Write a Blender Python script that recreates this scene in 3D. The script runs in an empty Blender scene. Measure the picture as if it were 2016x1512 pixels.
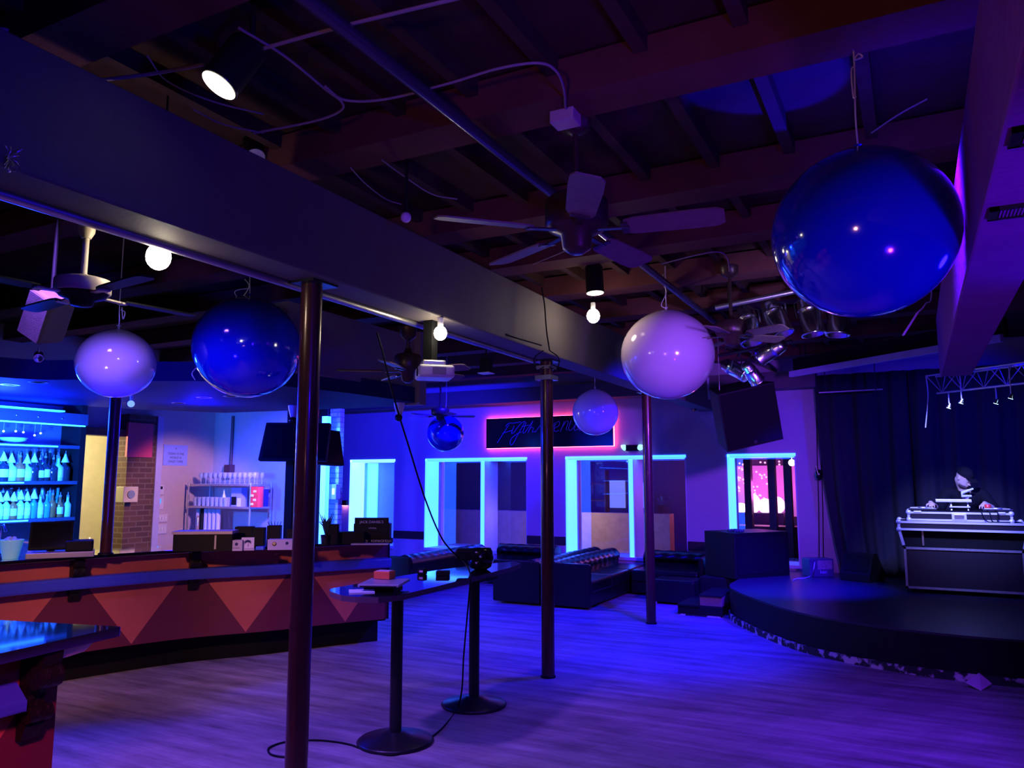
import bpy, math, random
from mathutils import Vector, Matrix, Euler
random.seed(7)
PI = math.pi
R = math.radians
SC = bpy.context.scene
COL = SC.collection

# ---------------------------------------------------------------- camera
F_PX, PITCH, YAW, EYE = 1510.0, R(7.13), R(27.5), 1.7
cam_d = bpy.data.cameras.new('camera')
cam_d.sensor_width = 36.0
cam_d.sensor_fit = 'HORIZONTAL'
cam_d.lens = F_PX / 2016 * 36.0
cam_d.clip_start = 0.05
cam_o = bpy.data.objects.new('camera', cam_d)
COL.objects.link(cam_o)
cam_o.location = (0, 0, EYE)
cam_o.rotation_euler = (PI / 2 + PITCH, 0, YAW)
SC.camera = cam_o

# ---------------------------------------------------------------- world, view, exposure
SC.view_settings.view_transform = 'Standard'
SC.view_settings.look = 'None'
SC.view_settings.gamma = 1.0
SC.view_settings.exposure = 0.0
SC.view_settings.use_curve_mapping = False
SC.cycles.use_denoising = True
SC.cycles.max_bounces = 6
SC.cycles.sample_clamp_indirect = 4.0
W = bpy.data.worlds.new('night')
SC.world = W
W.use_nodes = True
W.node_tree.nodes['Background'].inputs[0].default_value = (0.16, 0.05, 1.0, 1)
W.node_tree.nodes['Background'].inputs[1].default_value = 0.022

BLUE = (0.006, 0.002, 1.0)
AZURE = (0.004, 0.03, 1.0)
VIOLET = (0.17, 0.035, 0.85)
PURPLE = (0.30, 0.05, 0.9)
WARM = (1.0, 0.80, 0.50)


def lamp(kind, name, loc, power, color, radius=0.1, to=None, angle=60, blend=0.6, size=None):
    d = bpy.data.lights.new(name, kind)
    d.energy = power
    d.color = color
    if kind == 'AREA':
        d.shape = 'RECTANGLE'
        d.size, d.size_y = size
    else:
        d.shadow_soft_size = radius
    if kind == 'SPOT':
        d.spot_size = R(angle)
        d.spot_blend = blend
    o = bpy.data.objects.new(name, d)
    COL.objects.link(o)
    o.location = loc
    if to is not None:
        o.rotation_euler = (Vector(to) - Vector(loc)).to_track_quat('-Z', 'Y').to_euler()
    return o


# coloured wash lamps, and unseen fills added to brighten single things
lamp('SPOT', 'dance_floor_blue_lamp', (-1.5, 7.6, 3.3), 1750, BLUE, 0.1, (-3.3, 8.3, 0), 92, 0.9)
lamp('SPOT', 'lounge_blue_lamp', (-5.4, 9.0, 3.3), 800, BLUE, 0.1, (-5.4, 10.0, 0), 130, 0.9)
lamp('SPOT', 'stage_blue_lamp', (-0.8, 9.2, 3.3), 4200, BLUE, 0.1, (-1.55, 10.3, 0.38), 50, 0.9)
lamp('SPOT', 'wall_violet_lamp', (-0.2, 6.9, 2.55), 1050, (0.19, 0.03, 0.8), 0.1, (-3.7, 12.2, 1.4), 66, 0.9)
lamp('SPOT', 'wall_blue_lamp', (-6.4, 8.2, 3.35), 1500, (0.010, 0.007, 1.0), 0.1, (-8.3, 12.2, 1.7), 84, 0.9)
lamp('SPOT', 'floor_violet_lamp', (0.1, 3.4, 3.3), 1150, (0.125, 0.010, 0.9), 0.12, (-0.3, 4.9, 0), 82, 0.9)
lamp('SPOT', 'floor_mauve_lamp', (-4.1, 2.3, 3.3), 500, (0.33, 0.12, 1.15), 0.12, (-4.0, 3.9, 0), 84, 0.9)
lamp('SPOT', 'floor_front_lamp', (-1.9, 1.9, 3.3), 280, (0.2, 0.06, 0.95), 0.12, (-2.0, 3.2, 0), 66, 0.9)
lamp('SPOT', 'beam_violet_fill', (1.6, 1.2, 0.4), 300, (0.20, 0.012, 0.75), 0.12, (0.3, 3.8, 2.7), 70, 0.9)  # unseen uplight added off to the right to tint the beam
for k, (tx, ty) in enumerate(((-6.5, 3.4), (-5.9, 4.8), (-5.0, 5.9))):
    lamp('SPOT', 'bar_front_fill', (-3.5, 0.9, 2.65), 210, (1.0, 0.46, 0.42), 0.1, (tx, ty, 0.45), 34, 0.8)  # unseen warm fills added to bring up the bar front
lamp('SPOT', 'bar_end_fill', (-1.3, 0.5, 2.2), 240, (1.0, 0.12, 0.45), 0.12, (-3.2, 1.5, 0.6), 50, 0.8)  # added magenta fill for the near bar end
lamp('SPOT', 'rafter_warm_fill', (-0.5, -0.6, 1.9), 62, (1.0, 0.36, 0.40), 0.1, (-0.8, 4.2, 3.5), 80, 0.9)  # fixtureless warm fill behind the camera, added for the rafters
lamp('SPOT', 'big_balloon_fill', (1.1, 1.6, 1.0), 70, BLUE, 0.15, (-0.2, 2.9, 2.6), 60, 0.9)  # added blue fill from below for the largest balloon
lamp('SPOT', 'big_balloon_side_fill', (1.3, 4.3, 2.1), 80, BLUE, 0.15, (-0.15, 2.9, 2.6), 40, 0.9)  # second added fill, lifts the balloon's dark right side
lamp('SPOT', 'stage_lamp_fill_lamp', (0.15, 5.3, 2.45), 170, (0.40, 0.32, 1.0), 0.08, (-0.9, 6.75, 3.15), 46, 0.8)
lamp('SPOT', 'pink_balloon_fill', (0.1, 3.9, 2.45), 400, (0.28, 0.095, 0.95), 0.1, (-1.9, 6.6, 2.75), 22, 0.7)  # violet fill added to brighten the pale pink balloon
lamp('SPOT', 'left_balloon_fill', (-3.6, 1.0, 1.3), 260, (0.20, 0.12, 1.0), 0.1, tuple((-4.82, 3.40, 2.62)), 12, 0.7)  # narrow unseen fill added for the lavender balloon
lamp('SPOT', 'beam_blue_fill', (0.1, 1.2, 2.45), 100, (0.02, 0.002, 1.0), 0.1, (-2.7, 2.6, 3.0), 100, 0.9)  # added fill turning the near side of the beam blue
lamp('SPOT', 'small_balloon_fill', (-3.7, 5.3, 2.9), 150, (0.07, 0.045, 1.0), 0.1, (-3.43, 8.81, 2.53), 14, 0.7)  # added spot brightening the small violet balloon
lamp('SPOT', 'far_balloon_fill', (-4.6, 6.6, 2.9), 220, BLUE, 0.1, (-6.09, 9.57, 2.4), 14, 0.7)  # added spot for the smallest blue balloon, no fixture
lamp('SPOT', 'blue_balloon_fill', (-3.3, 1.6, 1.2), 190, BLUE, 0.1, (-4.3, 4.1, 2.67), 17, 0.7)  # unseen blue fill added for the balloon beside the post
lamp('SPOT', 'soffit_blue_fill', (-3.9, 2.5, 1.3), 330, BLUE, 0.1, (-6.0, 4.5, 2.5), 46, 0.8)  # added upward fill to colour the soffit blue
lamp('SPOT', 'curtain_blue_fill', (1.3, 9.2, 3.0), 420, (0.004, 0.002, 1.0), 0.1, (0.1, 11.9, 1.4), 90, 0.9)  # blue fill added so the black curtain reads navy
lamp('SPOT', 'ceiling_blue_lamp', (0.12, 4.55, 2.3), 520, BLUE, 0.02, (-0.5, 3.7, 3.6), 24, 0.15)
lamp('POINT', 'bar_cove_lamp', (-7.3, 4.0, 2.3), 300, (0.004, 0.02, 1.0), 0.12)
lamp('SPOT', 'bottle_cyan_fill', (-7.0, 3.7, 1.85), 1100, (0.014, 0.15, 1.0), 0.08, (-8.0, 4.45, 1.55), 105, 0.6)  # unseen cyan fill added to make the bottles shine
lamp('POINT', 'bar_aisle_lamp', (-6.6, 5.6, 2.3), 40, BLUE, 0.12)
lamp('POINT', 'hallway_lamp', (-10.7, 6.4, 2.2), 90, (1.0, 0.86, 0.50), 0.1)
lamp('SPOT', 'rack_warm_lamp', (-7.0, 7.0, 2.45), 280, (1.0, 0.50, 0.62), 0.1, (-9.9, 8.05, 1.0), 50, 0.5)
lamp('SPOT', 'bar_wall_blue_lamp', (-7.2, 7.0, 2.45), 1700, (0.03, 0.04, 1.0), 0.1, (-8.0, 8.7, 1.6), 76, 0.9)
lamp('SPOT', 'pilaster_cyan_lamp', (-7.35, 8.0, 2.9), 420, (0.012, 0.22, 1.0), 0.08, (-7.58, 8.9, 2.0), 46, 0.8)
lamp('SPOT', 'truss_white_lamp', (0.35, 9.2, 2.75), 650, (0.24, 0.27, 1.0), 0.06, (0.45, 10.9, 1.25), 50, 0.8)
lamp('POINT', 'back_lounge_blue_fill', (-7.0, 14.0, 2.75), 420, (0.01, 0.005, 1.0), 0.2)  # added blue fill for the upper view through the panes
lamp('POINT', 'back_lounge_warm_fill', (-6.0, 13.7, 1.0), 34, (1.0, 0.6, 0.3), 0.2)  # added warm fill for the low partition behind the panes
lamp('POINT', 'pink_lounge_lamp', (-2.6, 15.6, 1.5), 60, (1.0, 0.12, 0.62), 0.2)

# ---------------------------------------------------------------- pixel to place
_fw = Vector((-math.sin(YAW) * math.cos(PITCH), math.cos(YAW) * math.cos(PITCH), math.sin(PITCH)))
_rt = Vector((math.cos(YAW), math.sin(YAW), 0))
_up = _rt.cross(_fw)
EYEV = Vector((0, 0, EYE))


def at(px, py, x=None, y=None, z=None, d=None):
    """place in the room seen at a point of the photograph, on the plane x, y, z or at depth d"""
    r = _fw + _rt * ((px - 1008) / F_PX) - _up * ((py - 756) / F_PX)
    if x is not None:
        t = x / r.x
    elif y is not None:
        t = y / r.y
    elif z is not None:
        t = (z - EYE) / r.z
    else:
        t = d
    return EYEV + r * t


# ---------------------------------------------------------------- materials
MATS = {}


def mat(name, col, rough=0.5, metal=0.0, spec=0.5, coat=0.0, emit=None, power=0.0, var=0.12, vscale=9.0, bump=0.0, bscale=60.0,
        alpha=None, trans=0.0):
    if name in MATS:
        return MATS[name]
    m = bpy.data.materials.new(name)
    m.use_nodes = True
    nt = m.node_tree
    b = nt.nodes['Principled BSDF']
    b.inputs['Roughness'].default_value = rough
    b.inputs['Metallic'].default_value = metal
    b.inputs['Specular IOR Level'].default_value = spec
    b.inputs['Coat Weight'].default_value = coat
    b.inputs['Coat Roughness'].default_value = 0.05
    b.inputs['Transmission Weight'].default_value = trans
    tc = nt.nodes.new('ShaderNodeTexCoord')
    n = nt.nodes.new('ShaderNodeTexNoise')
    n.inputs['Scale'].default_value = vscale
    n.inputs['Detail'].default_value = 4
    nt.links.new(tc.outputs['Object'], n.inputs['Vector'])
    mx = nt.nodes.new('ShaderNodeMix')
    mx.data_type = 'RGBA'
    mx.inputs[6].default_value = tuple(c * (1 - var) for c in col) + (1,)
    mx.inputs[7].default_value = tuple(min(1, c * (1 + var)) for c in col) + (1,)
    nt.links.new(n.outputs['Fac'], mx.inputs[0])
    nt.links.new(mx.outputs[2], b.inputs['Base Color'])
    if bump:
        n2 = nt.nodes.new('ShaderNodeTexNoise')
        n2.inputs['Scale'].default_value = bscale
        nt.links.new(tc.outputs['Object'], n2.inputs['Vector'])
        bp = nt.nodes.new('ShaderNodeBump')
        bp.inputs['Strength'].default_value = bump
        bp.inputs['Distance'].default_value = 0.02
        nt.links.new(n2.outputs['Fac'], bp.inputs['Height'])
        nt.links.new(bp.outputs['Normal'], b.inputs['Normal'])
    if emit is not None:
        b.inputs['Emission Color'].default_value = tuple(emit) + (1,)
        b.inputs['Emission Strength'].default_value = power
    if alpha is not None:
        b.inputs['Alpha'].default_value = alpha
    MATS[name] = m
    return m


def floor_mat():
    m = mat('worn_plank_floor', (0.30, 0.27, 0.29), 0.6, spec=0.22, bump=0.05, bscale=90)
    nt = m.node_tree
    b = nt.nodes['Principled BSDF']
    tc = nt.nodes['Texture Coordinate']
    mp = nt.nodes.new('ShaderNodeMapping')
    mp.inputs['Rotation'].default_value = (0, 0, R(-68))
    mp.inputs['Scale'].default_value = (0.55, 4.6, 1)
    nt.links.new(tc.outputs['Object'], mp.inputs['Vector'])
    n = nt.nodes.new('ShaderNodeTexNoise')
    n.inputs['Scale'].default_value = 1.7
    n.inputs['Detail'].default_value = 9
    n.inputs['Roughness'].default_value = 0.68
    nt.links.new(mp.outputs[0], n.inputs['Vector'])
    r = nt.nodes.new('ShaderNodeValToRGB')
    r.color_ramp.elements[0].position = 0.30
    r.color_ramp.elements[0].color = (0.12, 0.105, 0.115, 1)
    r.color_ramp.elements[1].position = 0.72
    r.color_ramp.elements[1].color = (0.46, 0.42, 0.44, 1)
    nt.links.new(n.outputs['Fac'], r.inputs[0])
    # plank seams
    br = nt.nodes.new('ShaderNodeTexBrick')
    mp2 = nt.nodes.new('ShaderNodeMapping')
    mp2.inputs['Rotation'].default_value = (0, 0, R(-68))
    nt.links.new(tc.outputs['Object'], mp2.inputs['Vector'])
    nt.links.new(mp2.outputs[0], br.inputs['Vector'])
    br.inputs['Color1'].default_value = (1, 1, 1, 1)
    br.inputs['Color2'].default_value = (0.86, 0.86, 0.86, 1)
    br.inputs['Mortar'].default_value = (0.86, 0.86, 0.86, 1)
    br.inputs['Scale'].default_value = 1.0
    br.inputs['Mortar Size'].default_value = 0.004
    br.inputs['Brick Width'].default_value = 1.2
    br.inputs['Row Height'].default_value = 0.16
    ml = nt.nodes.new('ShaderNodeMix')
    ml.data_type = 'RGBA'
    ml.blend_type = 'MULTIPLY'
    ml.inputs[0].default_value = 1
    nt.links.new(r.outputs[0], ml.inputs[6])
    nt.links.new(br.outputs[0], ml.inputs[7])
    nt.links.new(ml.outputs[2], b.inputs['Base Color'])
    return m


def brick_mat(name, c1, c2, mortar):
    m = mat(name, c1, 0.85)
    nt = m.node_tree
    b = nt.nodes['Principled BSDF']
    tc = nt.nodes['Texture Coordinate']
    sp = nt.nodes.new('ShaderNodeSeparateXYZ')
    nt.links.new(tc.outputs['Object'], sp.inputs[0])
    ad = nt.nodes.new('ShaderNodeMath')
    nt.links.new(sp.outputs[0], ad.inputs[0])
    nt.links.new(sp.outputs[1], ad.inputs[1])
    cb = nt.nodes.new('ShaderNodeCombineXYZ')
    nt.links.new(ad.outputs[0], cb.inputs[0])
    nt.links.new(sp.outputs[2], cb.inputs[1])
    br = nt.nodes.new('ShaderNodeTexBrick')
    br.inputs['Color1'].default_value = c1 + (1,)
    br.inputs['Color2'].default_value = c2 + (1,)
    br.inputs['Mortar'].default_value = mortar + (1,)
    br.inputs['Scale'].default_value = 1.0
    br.inputs['Brick Width'].default_value = 0.21
    br.inputs['Row Height'].default_value = 0.075
    br.inputs['Mortar Size'].default_value = 0.009
    nt.links.new(cb.outputs[0], br.inputs['Vector'])
    nt.links.new(br.outputs[0], b.inputs['Base Color'])
    bp = nt.nodes.new('ShaderNodeBump')
    bp.inputs['Strength'].default_value = 0.5
    bp.invert = True
    nt.links.new(br.outputs['Fac'], bp.inputs['Height'])
    nt.links.new(bp.outputs[0], b.inputs['Normal'])
    return m


def glass_mat(name='window_glass', tint=(0.85, 0.88, 1.0)):
    if name in MATS:
        return MATS[name]
    m = bpy.data.materials.new(name)
    m.use_nodes = True
    nt = m.node_tree
    nt.nodes.clear()
    out = nt.nodes.new('ShaderNodeOutputMaterial')
    tr = nt.nodes.new('ShaderNodeBsdfTransparent')
    tr.inputs[0].default_value = tint + (1,)
    gl = nt.nodes.new('ShaderNodeBsdfGlossy')
    gl.inputs['Roughness'].default_value = 0.02
    fr = nt.nodes.new('ShaderNodeFresnel')
    fr.inputs[0].default_value = 1.5
    n = nt.nodes.new('ShaderNodeTexNoise')
    n.inputs['Scale'].default_value = 3
    mm = nt.nodes.new('ShaderNodeMath')
    mm.operation = 'MULTIPLY_ADD'
    mm.inputs[1].default_value = 0.05
    nt.links.new(n.outputs['Fac'], mm.inputs[0])
    nt.links.new(fr.outputs[0], mm.inputs[2])
    mx = nt.nodes.new('ShaderNodeMixShader')
    nt.links.new(mm.outputs[0], mx.inputs[0])
    nt.links.new(tr.outputs[0], mx.inputs[1])
    nt.links.new(gl.outputs[0], mx.inputs[2])
    nt.links.new(mx.outputs[0], out.inputs[0])
    MATS[name] = m
    return m


# ---------------------------------------------------------------- mesh builder
def frame(axis, ref=None):
    a = Vector(axis).normalized()
    r = Vector(ref) if ref is not None else (Vector((0, 0, 1)) if abs(a.z) < 0.95 else Vector((1, 0, 0)))
    u = r.cross(a).normalized()
    return u, a.cross(u).normalized(), a


class MB:
    def __init__(s, M=None):
        s.v, s.f, s.m, s.sm = [], [], [], []
        s.M = M

    def add(s, verts, faces, mi=0, smooth=False):
        k = len(s.v)
        for p in verts:
            p = Vector(p)
            s.v.append(s.M @ p if s.M is not None else p)
        for f in faces:
            s.f.append([i + k for i in f])
            s.m.append(mi)
            s.sm.append(smooth)
        return s

    def box(s, lo, hi, mi=0, T=None):
        x0, y0, z0 = lo
        x1, y1, z1 = hi
        vs = [Vector(p) for p in ((x0, y0, z0), (x1, y0, z0), (x1, y1, z0), (x0, y1, z0), (x0, y0, z1), (x1, y0, z1), (x1, y1, z1), (x0, y1, z1))]
        if T is not None:
            vs = [T @ p for p in vs]
        return s.add(vs, [(3, 2, 1, 0), (4, 5, 6, 7), (0, 1, 5, 4), (1, 2, 6, 5), (2, 3, 7, 6), (3, 0, 4, 7)], mi)

    def bar(s, p0, p1, w, h, mi=0, ref=None):
        p0, p1 = Vector(p0), Vector(p1)
        u, v, a = frame(p1 - p0, ref)
        vs = []
        for p in (p0, p1):
            for i, j in ((-1, -1), (1, -1), (1, 1), (-1, 1)):
                vs.append(p + u * (i * w / 2) + v * (j * h / 2))
        return s.add(vs, [(3, 2, 1, 0), (4, 5, 6, 7), (0, 1, 5, 4), (1, 2, 6, 5), (2, 3, 7, 6), (3, 0, 4, 7)], mi)

    def cyl(s, p0, p1, r0, r1=None, n=20, mi=0, smooth=True):
        r1 = r0 if r1 is None else r1
        p0, p1 = Vector(p0), Vector(p1)
        u, v, a = frame(p1 - p0)
        vs = []
        for p, r in ((p0, r0), (p1, r1)):
            for k in range(n):
                t = 2 * PI * k / n
                vs.append(p + u * (r * math.cos(t)) + v * (r * math.sin(t)))
        s.add(vs, [(k, (k + 1) % n, n + (k + 1) % n, n + k) for k in range(n)], mi, smooth)
        return s.add(vs[:n], [tuple(range(n))[::-1]], mi).add(vs[n:], [tuple(range(n))], mi)

    def lathe(s, prof, c=(0, 0, 0), axis=(0, 0, 1), n=24, mi=0, smooth=True):
        c = Vector(c)
        u, v, a = frame(axis)
        vs, fs = [], []
        for r, z in prof:
            for k in range(n):
                t = 2 * PI * k / n
                vs.append(c + a * z + u * (r * math.cos(t)) + v * (r * math.sin(t)))
        for i in range(len(prof) - 1):
            for k in range(n):
                fs.append((i * n + k, i * n + (k + 1) % n, (i + 1) * n + (k + 1) % n, (i + 1) * n + k))
        s.add(vs, fs, mi, smooth)
        if prof[0][0] > 1e-4:
            s.add(vs[:n], [tuple(range(n))[::-1]], mi)
        if prof[-1][0] > 1e-4:
            s.add(vs[-n:], [tuple(range(n))], mi)
        return s

    def ball(s, c, r, n=24, m=14, mi=0, sq=(1, 1, 1)):
        c = Vector(c)
        vs, fs = [], []
        for i in range(m + 1):
            ph = PI * i / m
            for k in range(n):
                t = 2 * PI * k / n
                vs.append(c + Vector((r * sq[0] * math.sin(ph) * math.cos(t), r * sq[1] * math.sin(ph) * math.sin(t), r * sq[2] * math.cos(ph))))
        for i in range(m):
            for k in range(n):
                fs.append((i * n + k, (i + 1) * n + k, (i + 1) * n + (k + 1) % n, i * n + (k + 1) % n))
        return s.add(vs, fs, mi, True)

    def tube(s, pts, r, n=8, mi=0):
        pts = [Vector(p) for p in pts]
        vs, fs = [], []
        pu = None
        for i, p in enumerate(pts):
            t = (pts[min(i + 1, len(pts) - 1)] - pts[max(i - 1, 0)])
            if t.length < 1e-9:
                t = Vector((0, 0, 1))
            t.normalize()
            if pu is None:
                pu, pv, _ = frame(t)
            else:
                pu = (pu - t * pu.dot(t))
                if pu.length < 1e-6:
                    pu, _, _ = frame(t)
                pu.normalize()
                pv = t.cross(pu)
            rr = r[i] if isinstance(r, (list, tuple)) else r
            for k in range(n):
                a = 2 * PI * k / n
                vs.append(p + pu * (rr * math.cos(a)) + pv * (rr * math.sin(a)))
        for i in range(len(pts) - 1):
            for k in range(n):
                fs.append((i * n + k, i * n + (k + 1) % n, (i + 1) * n + (k + 1) % n, (i + 1) * n + k))
        s.add(vs, fs, mi, True)
        return s.add(vs[:n], [tuple(range(n))[::-1]], mi).add(vs[-n:], [tuple(range(n))], mi)

    def prism(s, poly, z0, z1, mi=0, side=None):
        n = len(poly)
        a = sum(poly[i][0] * poly[(i + 1) % n][1] - poly[(i + 1) % n][0] * poly[i][1] for i in range(n))
        if a < 0:
            poly = poly[::-1]
        lo = [(p[0], p[1], z0) for p in poly]
        hi = [(p[0], p[1], z1) for p in poly]
        s.add(lo + hi, [tuple(range(n))[::-1], tuple(range(n, 2 * n))], mi)
        return s.add(lo + hi, [(k, (k + 1) % n, n + (k + 1) % n, n + k) for k in range(n)], mi if side is None else side)

    def extrude(s, prof, p0, p1, mi=0, smooth=False):
        """profile of (across, up) points swept straight from p0 to p1"""
        p0, p1 = Vector(p0), Vector(p1)
        a = (p1 - p0).normalized()
        u = a.cross(Vector((0, 0, 1))).normalized()
        n = len(prof)
        vs = [p + u * x + Vector((0, 0, 1)) * z for p in (p0, p1) for x, z in prof]
        s.add(vs, [(k, (k + 1) % n, n + (k + 1) % n, n + k) for k in range(n)], mi, smooth)
        return s.add(vs, [tuple(range(n))[::-1], tuple(range(n, 2 * n))], mi)

    def build(s, name, mats, parent=None, bev=0.0, seg=2, local=False, sub=0):
        me = bpy.data.meshes.new(name)
        vs = s.v
        o = bpy.data.objects.new(name, me)
        if parent is not None:
            M = ROOTM.get(parent.name, Matrix())
            if not local:
                inv = M.inverted()
                vs = [inv @ p for p in vs]
            o.parent = parent
            ROOTM[o.name] = M
        else:
            xs, ys, zs = zip(*[(p.x, p.y, p.z) for p in vs])
            c = Vector(((min(xs) + max(xs)) / 2, (min(ys) + max(ys)) / 2, min(zs)))
            vs = [p - c for p in vs]
            o.location = c
            ROOTM[o.name] = Matrix.Translation(c)
        me.from_pydata([tuple(p) for p in vs], [], s.f)
        if not isinstance(mats, (list, tuple)):
            mats = [mats]
        for m in mats:
            me.materials.append(m)
        me.polygons.foreach_set('material_index', s.m)
        me.polygons.foreach_set('use_smooth', s.sm)
        me.update()
        COL.objects.link(o)
        if bev:
            md = o.modifiers.new('bevel', 'BEVEL')
            md.width = bev
            md.segments = seg
            md.limit_method = 'ANGLE'
            md.angle_limit = R(40)
        if sub:
            md = o.modifiers.new('subdivision', 'SUBSURF')
            md.levels = md.render_levels = sub
        return o


ROOTM = {}


def tag(o, label=None, cat=None, group=None, kind=None):
    if label:
        o['label'] = label
    if cat:
        o['category'] = cat
    if group:
        o['group'] = group
    if kind:
        o['kind'] = kind
    return o


def struct(o):
    o['kind'] = 'structure'
    return o


def thing(name, label, cat, loc=(0, 0, 0), rz=0.0, group=None, rot=None):
    o = bpy.data.objects.new(name, None)
    o.empty_display_size = 0.1
    COL.objects.link(o)
    o.location = loc
    o.rotation_euler = rot if rot is not None else (0, 0, rz)
    ROOTM[o.name] = Matrix.Translation(Vector(loc)) @ o.rotation_euler.to_matrix().to_4x4()
    return tag(o, label, cat, group)


def copy_tree(o, parent=None):
    c = o.copy()
    COL.objects.link(c)
    c.parent = parent
    for ch in list(o.children):
        copy_tree(ch, c)
    return c


ORD = ['first', 'second', 'third', 'fourth', 'fifth', 'sixth', 'seventh', 'eighth', 'ninth', 'tenth', 'eleventh', 'twelfth', 'thirteenth',
       'fourteenth', 'fifteenth', 'sixteenth', 'seventeenth', 'eighteenth', 'nineteenth', 'twentieth']


def smooth_path(pts, n=8):
    """Catmull-Rom through the points"""
    P = [Vector(p) for p in pts]
    P = [P[0] * 2 - P[1]] + P + [P[-1] * 2 - P[-2]]
    out = []
    for i in range(1, len(P) - 2):
        for k in range(n):
            t = k / n
            a, b, c, d = P[i - 1], P[i], P[i + 1], P[i + 2]
            out.append(0.5 * ((2 * b) + (c - a) * t + (2 * a - 5 * b + 4 * c - d) * t * t + (3 * b - a - 3 * c + d) * t ** 3))
    out.append(P[-2])
    return out


def lettering(parent, txt, origin, xdir, ydir, height, material, name='lettering', depth=0.002, align='CENTER'):
    cu = bpy.data.curves.new('tmp', 'FONT')
    cu.body = txt
    cu.size = 1.0
    cu.extrude = 0.0
    cu.align_x = align
    to = bpy.data.objects.new('tmp', cu)
    COL.objects.link(to)
    bpy.context.view_layer.update()
    dg = bpy.context.evaluated_depsgraph_get()
    me0 = bpy.data.meshes.new_from_object(to.evaluated_get(dg))
    x, y = Vector(xdir).normalized(), Vector(ydir).normalized()
    nrm = x.cross(y)
    s = height / 0.73
    mb = MB()
    o = Vector(origin)
    mb.add([o + x * (v.co.x * s) + y * (v.co.y * s) + nrm * depth for v in me0.vertices], [tuple(p.vertices) for p in me0.polygons])
    bpy.data.objects.remove(to)
    bpy.data.curves.remove(cu)
    bpy.data.meshes.remove(me0)
    return mb.build(name, material, parent)


def stroke(mb, pts, o, x, y, s, r=0.004, off=0.006, n=6, smooth=True):
    """a bent line drawn on a surface: pts in drawing units"""
    o, x, y = Vector(o), Vector(x).normalized(), Vector(y).normalized()
    nm = x.cross(y)
    P = [o + x * (p[0] * s) + y * (p[1] * s) + nm * off for p in pts]
    if smooth and len(P) > 2:
        P = smooth_path(P, 5)
    mb.tube(P, r, n)
# ---------------------------------------------------------------- palette
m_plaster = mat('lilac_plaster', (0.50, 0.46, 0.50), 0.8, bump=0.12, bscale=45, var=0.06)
m_deckwood = mat('dark_deck_wood', (0.055, 0.026, 0.024), 0.8, spec=0.08, bump=0.2, bscale=30, var=0.45, vscale=5)
m_rafter = mat('brown_rafter_wood', (0.11, 0.036, 0.036), 0.8, spec=0.08, bump=0.15, bscale=40, var=0.35, vscale=4)
m_beam = mat('charcoal_painted_beam', (0.12, 0.10, 0.10), 0.7, bump=0.1, bscale=50, var=0.15)
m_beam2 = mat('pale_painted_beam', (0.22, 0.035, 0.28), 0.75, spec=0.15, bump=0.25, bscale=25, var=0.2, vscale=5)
m_soffit = mat('blue_tinted_soffit', (0.022, 0.024, 0.10), 0.7, spec=0.08, var=0.08)  # blue of the bar lighting put into the base colour
m_black = mat('matt_black', (0.005, 0.005, 0.006), 0.6, spec=0.2)
m_blackgloss = mat('black_gloss', (0.006, 0.006, 0.008), 0.18)
m_blackmetal = mat('black_metal', (0.02, 0.02, 0.024), 0.35, metal=0.4)
m_steel = mat('galvanised_steel', (0.55, 0.53, 0.52), 0.35, metal=0.9, var=0.2)
m_chrome = mat('chrome', (0.88, 0.88, 0.9), 0.22, metal=1.0, var=0.04)
m_white = mat('white_plastic', (0.75, 0.75, 0.76), 0.4, var=0.04)
m_beige = mat('beige_enamel', (0.62, 0.52, 0.40), 0.4, var=0.06)
m_led = mat('cyan_led_glow', (0.6, 0.9, 0.95), 0.5, emit=(0.013, 0.088, 1.0), power=9.5, var=0.02)
m_led_white = mat('white_cyan_reveal_glow', (0.8, 0.95, 0.95), 0.5, emit=(0.045, 0.13, 1.0), power=9.0, var=0.02)
m_bulb = mat('glowing_bulb', (1, 0.95, 0.85), 0.3, emit=(1.0, 0.86, 0.60), power=48, var=0.01)
m_warmlens = mat('glowing_lens', (1, 0.95, 0.9), 0.3, emit=(1.0, 0.88, 0.68), power=2.6, var=0.01)

# ---------------------------------------------------------------- floor and ceiling
o = struct(MB().box((-14, -4, -0.1), (5, 18, 0)).build('floor', floor_mat()))
mb = MB().box((-14, -4, 3.62), (5, 12.5, 3.75))
for i in range(24):
    x = -2.2 + (i - 3) * 0.42
    if x < 0.15:
        mb.box((x - 0.03, 0.2, 3.53), (x + 0.03, 12.2, 3.62))
struct(mb.build('ceiling', m_deckwood))
n = 1
for y in (0.45, 1.85, 3.25, 4.64, 5.62, 6.68, 7.85, 9.0, 10.2, 11.4):
    struct(MB().box((-13, y - 0.24, 3.42), (0.34, y, 3.60)).build('trim_%d' % n, m_rafter))
    n += 1
# long box beam carried by the posts, and its twin over the stage side
struct(MB().box((-2.97, -3, 2.78), (-2.74, 12.15, 3.27)).build('trim_%d' % n, m_beam, bev=0.01)); n += 1
struct(MB().box((0.23, -3, 2.52), (0.45, 7.0, 3.0)).build('trim_%d' % n, m_beam2, bev=0.008)); n += 1
struct(MB().box((0.34, -3, 3.02), (4.6, 7.1, 3.61)).build('trim_%d' % n, m_rafter)); n += 1
# bulkhead along the far wall and over the bar end
struct(MB().box((-11, 11.85, 3.05), (-1.2, 12.2, 3.3)).build('trim_%d' % n, m_beam)); n += 1
struct(MB().box((-4.76, 4.75, 2.62), (-4.6, 6.72, 3.2)).box((-4.76, 6.60, 2.48), (-4.52, 6.72, 3.25)).build('trim_%d' % n, mat('olive_drywall', (0.30, 0.27, 0.22), 0.85, bump=0.2, bscale=40))); n += 1

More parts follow.
